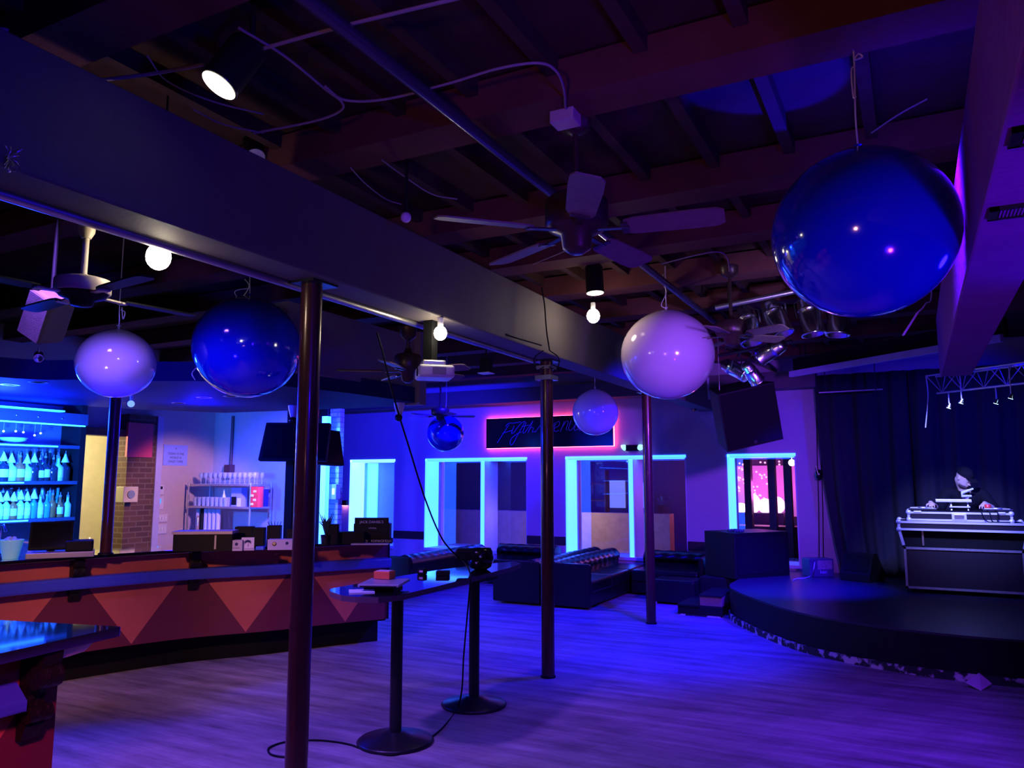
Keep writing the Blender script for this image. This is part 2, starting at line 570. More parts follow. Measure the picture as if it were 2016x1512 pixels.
# ---------------------------------------------------------------- far wall with its four window openings
YW, YB = 12.2, 12.85
WINS = [(-10.0, -8.90, 0.43, 2.07), (-8.20, -6.05, 0.43, 2.07), (-5.31, -3.22, 0.43, 2.07), (-2.57, -1.56, 0.43, 2.07)]
mb = MB()
xs = [-11.5] + [v for w in WINS for v in w[:2]] + [5.0]
for i in range(0, len(xs), 2):
    mb.box((xs[i], YW, 0), (xs[i + 1], YB, 3.62))
for x0, x1, z0, z1 in WINS:
    mb.box((x0, YW, 0), (x1, YB, z0)).box((x0, YW, z1), (x1, YB, 3.62))
struct(mb.build('wall_far', m_plaster))
m_rail = mat('dark_chair_rail', (0.03, 0.015, 0.02), 0.5)
for a, b in ((-8.9, -8.2), (-6.05, -5.31), (-3.22, -2.57)):
    struct(MB().box((a, YW - 0.025, 0.60), (b, YW, 0.74)).build('trim_%d' % n, m_rail, bev=0.006)); n += 1
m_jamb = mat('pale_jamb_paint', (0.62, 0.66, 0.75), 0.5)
for i, (x0, x1, z0, z1) in enumerate(WINS):
    w = thing('window_%d' % (i + 1), None, None, (x0 / 2 + x1 / 2, YW, z0))
    w['kind'] = 'structure'
    f = MB()
    f.box((x0, YW + 0.002, z0), (x0 + 0.02, YB, z1)).box((x1 - 0.02, YW + 0.002, z0), (x1, YB, z1))
    f.box((x0, YW + 0.002, z1 - 0.02), (x1, YB, z1)).box((x0, YW - 0.03, z0 - 0.03), (x1, YB, z0 + 0.02))
    fr = f.build('frame', m_jamb, w)
    l = MB()
    l.box((x0 + 0.02, YW + 0.004, z0 + 0.02), (x0 + 0.03, YW + 0.42, z1 - 0.02))
    l.box((x0, YW - 0.006, z0 + 0.02), (x0 + 0.035, YW + 0.004, z1 + 0.02))
    l.box((x0 + 0.02, YW + 0.004, z1 - 0.03), (x1 - 0.02, YW + 0.20, z1 - 0.02))
    l.box((x0, YW - 0.006, z1 - 0.015), (x1, YW + 0.004, z1 + 0.03))
    l.build('reveal_glow', m_led_white if i == 0 else m_led, w)  # jamb and head faces emit in place of LED light falling on them
    if i in (1, 2):
        xm = (-6.96, -4.15)[i - 1]
        MB().box((xm - 0.05, YW + 0.02, z0 + 0.02), (xm + 0.05, YW + 0.5, z1 - 0.03)).build('mullion', m_jamb, w)
        MB().box((xm - 0.035, YW + 0.008, z0 + 0.02), (xm + 0.035, YW + 0.02, z1 - 0.03)).build('reveal_glow', m_led, w)  # emission stands in for light caught on the mullion front
    if i:
        MB().box((x0 + 0.02, YW + 0.52, z0 + 0.02), (x1 - 0.02, YW + 0.53, z1 - 0.03)).build('pane', glass_mat(), w)
    else:
        MB().box((x0 + 0.02, YW + 0.55, z0 + 0.02), (x1 - 0.02, YW + 0.57, z1 - 0.03)).build('pane', mat('frosted_pane', (0.40, 0.50, 0.85), 0.4), w)
        MB().box((x0 + 0.03, YW + 0.52, z0 + 0.02), (x0 + 0.28, YW + 0.55, z1 - 0.03)).build('reveal_glow_inset', m_led, w)  # glowing inset in place of the brightly lit side of the reveal

# ---------------------------------------------------------------- lounge behind the windows
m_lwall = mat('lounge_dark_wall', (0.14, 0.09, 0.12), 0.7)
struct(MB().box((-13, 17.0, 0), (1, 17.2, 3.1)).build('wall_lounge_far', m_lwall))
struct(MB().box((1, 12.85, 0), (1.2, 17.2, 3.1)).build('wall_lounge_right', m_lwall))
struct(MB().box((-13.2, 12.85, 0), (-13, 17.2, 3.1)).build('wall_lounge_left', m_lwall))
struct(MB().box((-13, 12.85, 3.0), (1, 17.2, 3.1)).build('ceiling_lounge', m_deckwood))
m_pinkwall = mat('pink_glowing_panel', (0.8, 0.25, 0.5), 0.6, emit=(0.80, 0.14, 0.60), power=0.7, var=0.3, vscale=1.5)
for k, (x0, x1) in enumerate(((-4.3, -3.55), (-3.5, -2.75), (-2.7, -1.9))):
    tag(MB().box((x0, 16.90, 0.95), (x1, 16.995, 2.0)).build('backlit_panel', m_pinkwall),
        'pink backlit lounge panel behind the end window, %s from the left' % ORD[k], 'panel', 'pink backlit panels in the lounge')
m_colblack = mat('black_column', (0.01, 0.009, 0.03), 0.4)
for k, px in enumerate((1474, 1521, 1552)):
    p = at(px, 960, y=14.6)
    tag(MB().box((p.x - 0.06, 14.5, 0), (p.x + 0.06, 14.7, 3.0)).build('lounge_column', m_colblack),
        'slim black column seen through the end window, %s from the left' % ORD[k], 'column', 'black columns in the lounge')
m_glow = mat('pink_white_glow', (1, 0.8, 0.8), 0.4, emit=(1.0, 0.55, 0.75), power=2.6, var=0.25, vscale=6)  # bright blobs of pink light given as emitting shapes
q0, q1 = at(1440, 1008, y=16.2), at(1545, 1008, y=16.2)
tag(MB().box((q0.x, 16.0, 0), (q1.x, 16.45, q0.z)).build('lounge_ledge', m_colblack), 'dark ledge under the pink glow shapes seen through the end window', 'ledge')
for k, (px, w, h) in enumerate(((1459, 0.13, 0.10), (1483, 0.15, 0.20), (1507, 0.15, 0.15), (1531, 0.15, 0.17))):
    p = at(px, 1008, y=16.2)
    tag(MB().ball((p.x, 16.2, q0.z + h * 0.9), 1.0, 18, 12, sq=(w, 0.16, h)).build('pink_glow_shape', m_glow),
        'pink white rounded glow shape in the lounge, %s from the left' % ORD[k], 'cushion', 'pink glow shapes in the lounge')
mb = MB()
for k in range(46):
    p = at(1450 + random.random() * 86, 905 + random.random() * 80, y=16.9)
    mb.ball(p, 0.022, 6, 4)
tag(mb.build('fairy_lights', mat('fairy_light_glow', (1, 0.6, 0.6), 0.4, emit=(1.0, 0.35, 0.5), power=2.6, var=0.02)),
    'string of tiny pink fairy lights on the lounge back wall', 'fairy lights', kind='stuff')
p = at(1559, 911, y=14.0)
tag(MB().ball(p, 0.06, 16, 10).cyl(p, (p.x, p.y, 3.0), 0.006, n=8).build('bare_bulb', m_warmlens), 'bare warm white bulb in the top corner of the end window', 'light bulb')
m_lbar = mat('lounge_bar_wood', (0.09, 0.035, 0.03), 0.5)
tag(MB().box((-3.3, 14.9, 0), (-1.2, 15.4, 0.85)).build('lounge_counter', m_lbar), 'low dark counter in the lounge behind the end window', 'counter')
tag(MB().box((-9.6, 14.6, 0), (-4.2, 14.9, 1.05)).build('wood_partition', mat('lit_wood_panel', (0.45, 0.33, 0.18), 0.5, var=0.3), None), 'long low brown wood partition in the lounge behind the middle windows', 'partition')
m_screen = mat('lit_white_screen', (0.7, 0.75, 0.9), 0.5, emit=(0.30, 0.45, 1.0), power=0.55, var=0.2, vscale=2)
for k, (px0, px1, py0, py1) in enumerate(((950, 968, 945, 1000), (1200, 1232, 946, 1000), (1258, 1272, 950, 1000))):
    a, b = at(px0, py0, y=17.0), at(px1, py1, y=17.0)
    tag(MB().box((a.x, 16.95, b.z), (b.x, 17.0, a.z)).build('lit_screen', m_screen),
        ('narrow pale screen glowing behind the left pair of panes', 'wide pale blue screen glowing behind the right pair of panes',
         'narrow pale screen glowing just right of the wide one')[k], 'screen')
mb = MB()
for z in (0.9, 1.25, 1.6):
    mb.box((-7.3, 15.6, z), (-5.9, 15.85, z + 0.03))
mb.box((-7.33, 15.6, 0), (-7.3, 15.85, 1.9)).box((-5.9, 15.6, 0), (-5.87, 15.85, 1.9))
tag(mb.build('lounge_shelf', m_lbar), 'dark shelf unit standing in the lounge behind the right pair of panes', 'shelf')

# ---------------------------------------------------------------- left side walls, hallway, brick piers
mb = MB().box((-10.1, -4, 0), (-9.9, 5.6, 3.62)).box((-10.1, 5.6, 2.37), (-9.9, 7.07, 3.62)).box((-10.1, 7.07, 0), (-9.9, 8.9, 3.62))
struct(mb.build('wall_left', mat('rose_plaster', (0.52, 0.42, 0.46), 0.85, bump=0.15, bscale=40, var=0.08)))
struct(MB().box((-9.9, 8.7, 0), (-7.74, 8.9, 3.62)).build('wall_bar_end', m_plaster))
struct(MB().box((-11.5, 4.0, 0), (-11.3, 8.4, 2.6)).box((-11.3, 8.2, 0), (-10.1, 8.4, 2.6)).box((-11.5, 4.0, 2.6), (-10.1, 8.4, 2.7)).build('wall_hallway', mat('cream_hall_paint', (0.72, 0.68, 0.48), 0.8)))
m_brick = brick_mat('brown_brick', (0.12, 0.055, 0.035), (0.075, 0.035, 0.028), (0.16, 0.10, 0.07))
struct(MB().box((-9.98, 7.05, 0), (-9.72, 7.50, 2.62)).build('wall_brick_pier', m_brick))
struct(MB().box((-9.95, 7.50, 0), (-9.70, 7.60, 2.62)).build('trim_%d' % n, mat('lilac_gloss_trim', (0.45, 0.42, 0.62), 0.4))); n += 1
struct(MB().box((-9.96, 5.7, 2.30), (-9.74, 7.05, 2.40)).build('trim_%d' % n, m_brick)); n += 1
m_pbrick = brick_mat('painted_pale_brick', (0.55, 0.58, 0.62), (0.45, 0.50, 0.56), (0.25, 0.28, 0.34))
struct(MB().box((-7.68, 8.88, 0), (-7.49, 8.97, 2.75)).build('wall_brick_pilaster', m_pbrick))
struct(MB().box((-7.82, 8.7, 0), (-7.70, 8.85, 2.75)).build('trim_%d' % n, m_black)); n += 1
xl = at(639, 900, y=8.64).x
w = MB().box((xl - 0.05, 8.62, 0.0), (xl + 0.045, 8.705, 2.62)).build('led_bar', m_led)
tag(w, 'upright cyan light strip beside the pale brick pilaster', 'light strip')
tag(MB().box((-9.73, 7.02, 2.02), (-9.69, 7.42, 2.50)).build('fire_board', mat('red_painted_board', (0.62, 0.04, 0.10), 0.6)), 'square red board high on the brick pier by the hallway', 'board')
struct(MB().box((4.5, -4, 0), (4.7, 12.3, 3.62)).build('wall_right', m_black))

# ---------------------------------------------------------------- curved soffit over the bar
near = [(-6.9, -2.5), (-6.75, 1.0), (-6.35, 3.35), (-5.92, 3.82), (-5.42, 4.16), (-4.95, 4.50), (-4.68, 5.2), (-4.58, 6.0), (-4.58, 6.7)]
near = [tuple(p) for p in smooth_path(near, 6)]
far = [(-5.0, 6.85), (-6.15, 6.72), (-7.3, 6.55), (-7.75, 5.9), (-8.0, 5.2), (-9.9, 5.1), (-9.9, -2.5)]
struct(MB().prism([p[:2] for p in near] + far, 2.5, 2.66).build('ceiling_soffit', m_soffit, bev=0.01))
for k, (px, py) in enumerate(((75, 752), (352, 793), (455, 780), (402, 782), (20, 757), (600, 790))):
    p = at(px, py, z=2.5)
    t = thing('recessed_downlight', 'small round downlight in the curved bar soffit, %s' % (
        'above the left bottle shelves', 'in front of the lilac wall', 'just under the large blue balloon', 'between the two lit ones by the balloon',
        'at the left end over the bottles', 'behind the nearest post')[k], 'downlight', p, group='downlights in the bar soffit')
    MB().lathe([(0.075, -0.004), (0.075, 0.0), (0.055, 0.002), (0.055, -0.004)], p, n=24).build('trim_ring', m_steel, t)
    MB().lathe([(0.0, -0.002), (0.054, -0.002)], p, n=24).build('lens', m_warmlens if k < 3 else m_white, t)

# ---------------------------------------------------------------- posts
m_post = mat('oxblood_painted_steel', (0.075, 0.020, 0.020), 0.28, metal=0.25, coat=0.3, var=0.25, vscale=14)
for lab, x, y, top in (('nearest round oxblood steel post from floor to beam', -2.9, 3.17, 2.78), ('middle round oxblood steel post beside the drink table end', -2.92, 6.29, 2.78),
                       ('farthest round oxblood steel post standing under the pale pink balloon', -2.88, 9.13, 2.78)):
    t = thing('support_post', lab, 'post', (x, y, 0), group='steel posts under the beam')
    MB().cyl((x, y, 0.0), (x, y, top), 0.058, n=32).build('shaft', m_post, t)
    MB().lathe([(0.066, 0.0), (0.066, 0.012), (0.059, 0.02)], (x, y, 0), n=32).build('foot_ring', m_black, t)
    MB().box((x - 0.1, y - 0.1, top - 0.012), (x + 0.1, y + 0.1, top)).build('cap_plate', m_blackmetal, t)

# ---------------------------------------------------------------- stage
edge = [(-2.16, 12.1), (-2.16, 11.0), (-2.16, 10.15), (-1.98, 9.62), (-1.6, 9.0), (-1.2, 8.48), (-0.78, 8.14), (-0.1, 7.86), (0.71, 7.80), (1.7, 7.98), (2.8, 8.7), (3.6, 9.8)]
edge = [tuple(p)[:2] for p in smooth_path(edge, 6)]
poly = edge + [(3.8, 12.15)]
m_stagetop = mat('black_stage_paint', (0.035, 0.033, 0.04), 0.34, spec=0.28, bump=0.05, bscale=14, var=0.3)
m_scuff = mat('scuffed_white_edge', (0.5, 0.45, 0.45), 0.7)
nt = m_scuff.node_tree
nz = nt.nodes['Noise Texture']
nz.inputs['Scale'].default_value = 11
nz.inputs['Detail'].default_value = 8
rp = nt.nodes.new('ShaderNodeValToRGB')
rp.color_ramp.elements[0].position = 0.53
rp.color_ramp.elements[0].color = (0.012, 0.012, 0.014, 1)
rp.color_ramp.elements[1].position = 0.60
rp.color_ramp.elements[1].color = (0.55, 0.46, 0.46, 1)
nt.links.new(nz.outputs['Fac'], rp.inputs[0])
nt.links.new(rp.outputs[0], nt.nodes['Principled BSDF'].inputs['Base Color'])
t = thing('stage', 'low black stage with a curved front and scuffed lower edge', 'stage', (0.8, 10, 0))
MB().prism(poly, 0.07, 0.36).build('riser', m_black, t)
MB().prism([(p[0], p[1]) for p in poly], 0.36, 0.38).build('stage_deck', m_stagetop, t)
mb = MB()
for i in range(len(edge) - 1):
    a, b = edge[i], edge[i + 1]
    nx, ny = (b[1] - a[1]), -(b[0] - a[0])
    l = math.hypot(nx, ny)
    nx, ny = -nx / l * -0.02, -ny / l * -0.02
    mb.add([(a[0] - nx, a[1] - ny, 0), (b[0] - nx, b[1] - ny, 0), (b[0] - nx, b[1] - ny, 0.07), (a[0] - nx, a[1] - ny, 0.07),
            (a[0] + nx, a[1] + ny, 0), (b[0] + nx, b[1] + ny, 0), (b[0] + nx, b[1] + ny, 0.07), (a[0] + nx, a[1] + ny, 0.07)],
           [(0, 1, 2, 3), (7, 6, 5, 4), (3, 2, 6, 7), (1, 0, 4, 5)])
tag(mb.build('kick_trim', m_scuff, t), 'scuffed white and black strip along the foot')
# ================================================================ the bar
def offset_path(path, d):
    out = []
    for i, p in enumerate(path):
        a, b = path[max(i - 1, 0)], path[min(i + 1, len(path) - 1)]
        tx, ty = b[0] - a[0], b[1] - a[1]
        l = math.hypot(tx, ty)
        out.append((p[0] - ty / l * d, p[1] + tx / l * d))
    return out


def arcs(path):
    s = [0.0]
    for a, b in zip(path, path[1:]):
        s.append(s[-1] + math.hypot(b[0] - a[0], b[1] - a[1]))
    return s


def along(path, s):
    S = arcs(path)
    for i in range(len(S) - 1):
        if S[i + 1] >= s or i == len(S) - 2:
            t = (s - S[i]) / (S[i + 1] - S[i])
            a, b = path[i], path[i + 1]
            l = math.hypot(b[0] - a[0], b[1] - a[1])
            return (a[0] + (b[0] - a[0]) * t, a[1] + (b[1] - a[1]) * t), ((b[0] - a[0]) / l, (b[1] - a[1]) / l)


def strip(path, d0, d1, z0, z1):
    """solid band following the path between two offsets"""
    A, B = offset_path(path, d0), offset_path(path, d1)
    mb = MB()
    n = len(path)
    vs = [(p[0], p[1], z0) for p in A] + [(p[0], p[1], z1) for p in A] + [(p[0], p[1], z1) for p in B] + [(p[0], p[1], z0) for p in B]
    fs = []
    for i in range(n - 1):
        for r in range(4):
            q = (r + 1) % 4
            fs.append((r * n + i, r * n + i + 1, q * n + i + 1, q * n + i))
    fs += [(0, n, 2 * n, 3 * n), (n - 1, 4 * n - 1, 3 * n - 1, 2 * n - 1)]
    return mb.add(vs, fs)


def pennant_mat():
    m = mat('pennant_painted_panel', (0.5, 0.1, 0.07), 0.55, bump=0.05, bscale=80)
    nt = m.node_tree
    b = nt.nodes['Principled BSDF']
    uv = nt.nodes.new('ShaderNodeUVMap')
    sp = nt.nodes.new('ShaderNodeSeparateXYZ')
    nt.links.new(uv.outputs[0], sp.inputs[0])

    def M(op, a, b_, c=None):
        n_ = nt.nodes.new('ShaderNodeMath')
        n_.operation = op
        for k, v in enumerate((a, b_, c)):
            if v is None:
                continue
            if isinstance(v, (int, float)):
                n_.inputs[k].default_value = v
            else:
                nt.links.new(v, n_.inputs[k])
        return n_.outputs[0]
    per = 0.98
    fr = M('FRACT', M('ADD', M('DIVIDE', sp.outputs[0], per), 100.5), 0)
    dist = M('MULTIPLY', M('ABSOLUTE', M('SUBTRACT', fr, 0.5), 0), per)
    wid = M('MULTIPLY', M('SUBTRACT', sp.outputs[1], 0.28), 0.40 / 0.55)
    lt = M('MAXIMUM', M('LESS_THAN', dist, wid), M('GREATER_THAN', sp.outputs[1], 0.90))
    mx = nt.nodes.new('ShaderNodeMix')
    mx.data_type = 'RGBA'
    mx.inputs[6].default_value = (0.13, 0.013, 0.03, 1)
    nt.links.new(lt, mx.inputs[0])
    src = b.inputs['Base Color'].links[0].from_socket
    nt.links.new(src, mx.inputs[7])
    nt.links.new(mx.outputs[2], b.inputs['Base Color'])
    return m


m_pennant = pennant_mat()
m_ctop = mat('lacquered_counter_top', (0.012, 0.010, 0.014), 0.04, spec=1.0, coat=1.0)
m_ctop.node_tree.nodes['Principled BSDF'].inputs['IOR'].default_value = 2.3
m_bluerail = mat('blue_lit_rail', (0.05, 0.07, 0.55), 0.3)  # blue light on the rail put into its base colour
m_corbel = mat('dark_carved_wood', (0.008, 0.005, 0.006), 0.5, spec=0.25, bump=0.6, bscale=35)


def panel(name, path, z0, z1, m, parent, s_tip):
    mb = MB()
    S = arcs(path)
    n = len(path)
    mb.add([(p[0], p[1], z) for z in (z0, z1) for p in path], [(i, i + 1, n + i + 1, n + i) for i in range(n - 1)])
    A = offset_path(path, 0.03)
    mb.add([(p[0], p[1], z) for z in (z0, z1) for p in A], [(i + 1, i, n + i, n + i + 1) for i in range(n - 1)])
    o = mb.build(name, m, parent)
    uv = o.data.uv_layers.new(name='panel')
    for pl in o.data.polygons:
        for li in pl.loop_indices:
            vi = o.data.loops[li].vertex_index
            k = vi % n
            uv.data[li].uv = (S[k] - s_tip, z0 if (vi // n) % 2 == 0 else z1)
    return o


def corbel(parent, p, tdir, z1=1.04, h=0.34, w=0.075, depth=0.14, m=None):
    """scrolled bracket under a counter: p on the panel, outward to the right of tdir"""
    tx, ty = tdir
    out = Vector((ty, -tx, 0))
    al = Vector((tx, ty, 0))
    prof = [(0, 0), (0.02, 0)]
    for k in range(13):
        t = k / 12
        prof.append((0.03 + (depth - 0.03) * t ** 1.6 + 0.018 * math.sin(t * 9), h * t))
    prof.append((0, h))
    mb = MB()
    n = len(prof)
    base = Vector((p[0], p[1], z1 - h))
    vs = [base + al * a + out * x + Vector((0, 0, z)) for a in (-w / 2, w / 2) for x, z in prof]
    mb.add(vs, [(k, (k + 1) % n, n + (k + 1) % n, n + k) for k in range(n)], 0)
    mb.add(vs, [tuple(range(n))[::-1], tuple(range(n, 2 * n))], 0)
    for zz, rr in ((h * 0.30, 0.032), (h * 0.72, 0.045)):
        c = base + out * (0.04 + 0.08 * (zz / h)) + Vector((0, 0, zz))
        mb.cyl(c - al * (w / 2 + 0.008), c + al * (w / 2 + 0.008), rr, n=14)
    return mb.build('bracket', m or m_corbel, parent, bev=0.004, seg=1)


bar_pts = [(-6.75, 1.2), (-6.48, 2.6), (-6.33, 3.4), (-6.19, 4.0), (-5.88, 4.9), (-5.44, 5.55), (-5.12, 6.15), (-4.83, 6.60)]
bar_path = [tuple(p)[:2] for p in smooth_path(bar_pts, 7)]
bar_panel_path = offset_path(bar_path, 0.13)
# arc length of the pennant tip seen nearest (-5.61, 5.38)
SP = arcs(bar_panel_path)
s_tip = min(zip(SP, bar_panel_path), key=lambda q: math.hypot(q[1][0] + 5.63, q[1][1] - 5.36))[0]
t = thing('bar_counter', 'long curved bar with red and orange pennant front and blue rail', 'bar', (-5.8, 4.6, 0))
strip(bar_path, 0.0, 0.58, 1.045, 1.075).build('countertop', m_ctop, t, bev=0.004)
panel('front_panel', bar_panel_path, 0.27, 1.045, m_pennant, t, s_tip)
strip(bar_path, 0.40, 0.46, 0.0, 0.27).build('kick_base', m_black, t)
strip(bar_path, 0.165, 0.42, 0.25, 0.27).build('base_plate', m_black, t)
tag(strip(bar_path, 0.0, 0.125, 0.80, 0.90).build('drink_rail', m_bluerail, t, bev=0.02), 'rail coloured as lit blue')
for k in (-2, -1, 0, 1, 2):
    s = s_tip + 0.98 * (k - 0.5) + 0.0
    if 0.3 < s < SP[-1] - 0.05:
        p, td = along(bar_panel_path, s)
        corbel(t, p, td)
p, td = along(bar_panel_path, SP[-1])
q = offset_path(bar_path, 0.58)[-1]
MB().bar((p[0], p[1], 0.66), (q[0], q[1], 0.66), 0.04, 0.78, ref=(0, 0, 1)).build('end_panel', m_corbel, t)

# the near bar end, lower left
t = thing('bar_counter', 'near end of another bar counter, its glossy top mirroring the bottles', 'bar', (-3.35, 1.2, 0))
MB().prism([(-2.86, -1.4), (-2.98, 1.7), (-3.06, 2.24), (-3.68, 2.09), (-3.85, -1.4)], 1.035, 1.075).build('countertop', m_ctop, t, bev=0.005)
nb = [(-3.05, -1.4), (-3.13, 1.2), (-3.19, 2.06), (-3.58, 1.98)]
p0 = at(45, 1418, x=-3.15)
panel('front_panel', nb, 0.27, 1.035, m_pennant, t, (p0.y + 1.4) - 0.38)
MB().prism([(-3.36, -1.4), (-3.42, 1.95), (-3.62, 1.9), (-3.8, -1.4)], 0.0, 0.27).build('kick_base', m_black, t)
tag(MB().extrude([(0.0, 0.80), (0.10, 0.82), (0.10, 0.86), (0.03, 0.92), (0, 0.92)], (-3.05, -1.4, 0), (-3.165, 1.86, 0)).build('drink_rail', m_bluerail, t, bev=0.01), 'rail coloured as lit blue')
corbel(t, (-3.17, 1.93), (-0.05, 1.0), z1=1.03, h=0.34, w=0.08, depth=0.13)
tag(MB().add([(-3.08, 1.98, 0.985), (-3.09, 2.10, 0.995), (-3.2, 2.09, 0.995), (-3.19, 1.98, 0.985), (-3.05, 1.93, 1.034), (-3.06, 2.12, 1.034), (-3.3, 2.09, 1.034), (-3.2, 1.93, 1.034)],
             [(3, 2, 1, 0), (4, 5, 6, 7), (0, 1, 5, 4), (1, 2, 6, 5), (2, 3, 7, 6), (3, 0, 4, 7)]).build('bracket', mat('pale_bracket', (0.6, 0.5, 0.5), 0.6), t), 'pale corner bracket')

# ---------------------------------------------------------------- back bar with bottle shelves
XB = -7.9
m_backpanel = mat('back_bar_panel', (0.10, 0.11, 0.20), 0.35)
m_shelf = mat('smoked_shelf', (0.05, 0.06, 0.10), 0.15)
m_ledcy = mat('shelf_led', (0.5, 0.9, 1), 0.5, emit=(0.012, 0.13, 1.0), power=9.0, var=0.02)
yR = at(163, 950, x=XB).y
zS = [at(90, py, x=XB).z for py in (1020, 947, 875, 833)]
t = thing('back_bar', 'tall back bar of lit bottle shelves behind the counter', 'back bar', (XB - 0.2, 3.6, 0))
MB().box((XB - 0.36, 0.5, 0), (XB - 0.34, yR, 2.5)).build('back_panel', m_backpanel, t)
for y in (yR - 0.06,):
    MB().box((XB - 0.34, y, 0), (XB, y + 0.06, 2.5)).build('upright', m_black, t)
for k, z in enumerate(zS[:3]):
    MB().box((XB - 0.34, 0.5, z - 0.035), (XB, yR - 0.06, z)).build('shelf', m_shelf, t)
    MB().box((XB + 0.001, 0.5, z - 0.024), (XB + 0.006, yR - (0.55, 0.62, 0.3)[k], z - 0.010)).build('shelf_led_strip', m_ledcy, t)
MB().box((XB - 0.30, 0.5, zS[3]), (XB + 0.02, yR, 2.40)).build('header', mat('header_paint', (0.05, 0.05, 0.09), 0.45), t)
MB().box((XB - 0.02, 0.5, zS[3] - 0.014), (XB + 0.012, yR - 0.02, zS[3])).build('header_led_strip', m_ledcy, t)
MB().box((XB - 0.10, 0.5, 2.41), (XB + 0.0, yR - 0.25, 2.425)).build('cove_led_strip', mat('cove_led', (0.5, 0.9, 1), 0.5, emit=(0.003, 0.05, 1.0), power=26, var=0.02), t)
for px in (30, 73, 120, 177):
    pz = at(px, 815 + px * 0.075, x=XB)
    if pz.y < yR:
        MB().ball((XB + 0.022, pz.y, pz.z), 0.010, 10, 6).build('stud', m_chrome, t)
MB().box((XB - 0.34, 0.5, 0), (XB + 0.25, yR - 0.06, 0.93)).build('base_cabinet', m_black, t)
MB().box((XB - 0.34, 0.5, 0.93), (XB + 0.28, yR - 0.06, 0.965)).build('work_top', m_ctop, t)

# bottles
m_cone = mat('white_paper_cone', (0.85, 0.88, 0.86), 0.6, var=0.03)
m_label = mat('white_bottle_label', (0.80, 0.84, 0.80), 0.5, var=0.08, vscale=30)
BOT = {'clear': mat('clear_bottle_glass', (0.55, 0.75, 0.80), 0.06, spec=0.8), 'amber': mat('amber_bottle_glass', (0.42, 0.13, 0.03), 0.08, spec=0.8),
       'dark': mat('dark_bottle_glass', (0.02, 0.03, 0.035), 0.06, spec=0.8), 'green': mat('green_bottle_glass', (0.06, 0.30, 0.22), 0.06, spec=0.8)}
m_cap = mat('bottle_cap', (0.25, 0.25, 0.3), 0.3)


def bottle(px, py, x, h, r, kind, cone, lab, lbl, grp):
    p = at(px, py, x=x)
    z = min(zS, key=lambda q: abs(q - p.z))
    t = thing('liquor_bottle', lbl, 'bottle', (x, p.y, z), group=grp)
    nk = 0.011 + 0.003 * random.random()
    MB().lathe([(r * 0.92, 0.001), (r, 0.006), (r, h * 0.58), (r * 0.9, h * 0.64), (nk * 1.5, h * 0.74), (nk, h * 0.80), (nk, h), (0.0, h)], (x, p.y, z), n=18).build('body', BOT[kind], t)
    if cone:
        MB().lathe([(0.041, h * 0.84), (0.003, h * 0.84 + 0.095)], (x, p.y, z), n=18).build('cone_cover', m_cone, t)
    else:
        MB().lathe([(nk * 1.15, h), (nk * 1.1, h + 0.02), (0.005, h + 0.022), (0.004, h + 0.05)], (x, p.y, z), n=12).build('pourer', m_cap, t)
    if lab:
        mb = MB()
        vs = []
        for zz in (h * 0.16, h * 0.50):
            for k in range(9):
                a = R(-75 + 150 * k / 8) - R(20)
                vs.append((x + (r + 0.0012) * math.cos(a), p.y + (r + 0.0012) * math.sin(a), z + zz))
        mb.add(vs, [(k, k + 1, 9 + k + 1, 9 + k) for k in range(8)], smooth=True)
        mb.build('label', m_label, t)
    return t


up_row = [(4, 'dark', 1, 1), (20, 'clear', 1, 1), (37, 'amber', 0, 1), (51, 'clear', 1, 1), (65, 'dark', 1, 0), (77, 'dark', 0, 1), (87, 'dark', 0, 1), (103, 'dark', 0, 0), (113, 'clear', 0, 1), (126, 'dark', 1, 0)]
lo_row = [(-3, 'clear', 1, 1), (10, 'clear', 1, 1), (24, 'amber', 1, 1), (38, 'clear', 1, 1), (51, 'clear', 1, 1), (64, 'green', 1, 0), (77, 'clear', 0, 1), (90, 'green', 0, 0), (101, 'amber', 0, 0), (116, 'amber', 0, 1), (131, 'clear', 0, 0), (146, 'clear', 1, 0)]
for row, yy, nm in ((up_row, 944, 'upper'), (lo_row, 1019, 'lower')):
    N = len(row)
    for i, (px, kd, cn, lb) in enumerate(row):
        bottle(px, yy, XB - 0.09, 0.20 + 0.04 * random.random(), (0.052 if nm == 'upper' else 0.036) + 0.004 * random.random(), kd, cn, lb,
               '%s bottle %s, %s from right, %s shelf front' % (kd, 'with white cone' if cn else 'with bare neck', ORD[N - 1 - i], nm),
               'liquor bottles on the %s back bar shelf' % nm)
    for i in range(9):
        px = 2 + i * 15.5
        bottle(px, yy, XB - 0.23, 0.25 + 0.05 * random.random(), 0.036, random.choice(['clear', 'clear', 'dark', 'green']), 0, 0,
               'plain liquor bottle %s from the right in the rear row of the %s shelf' % (ORD[8 - i], nm), 'rear bottles on the %s shelf' % nm)
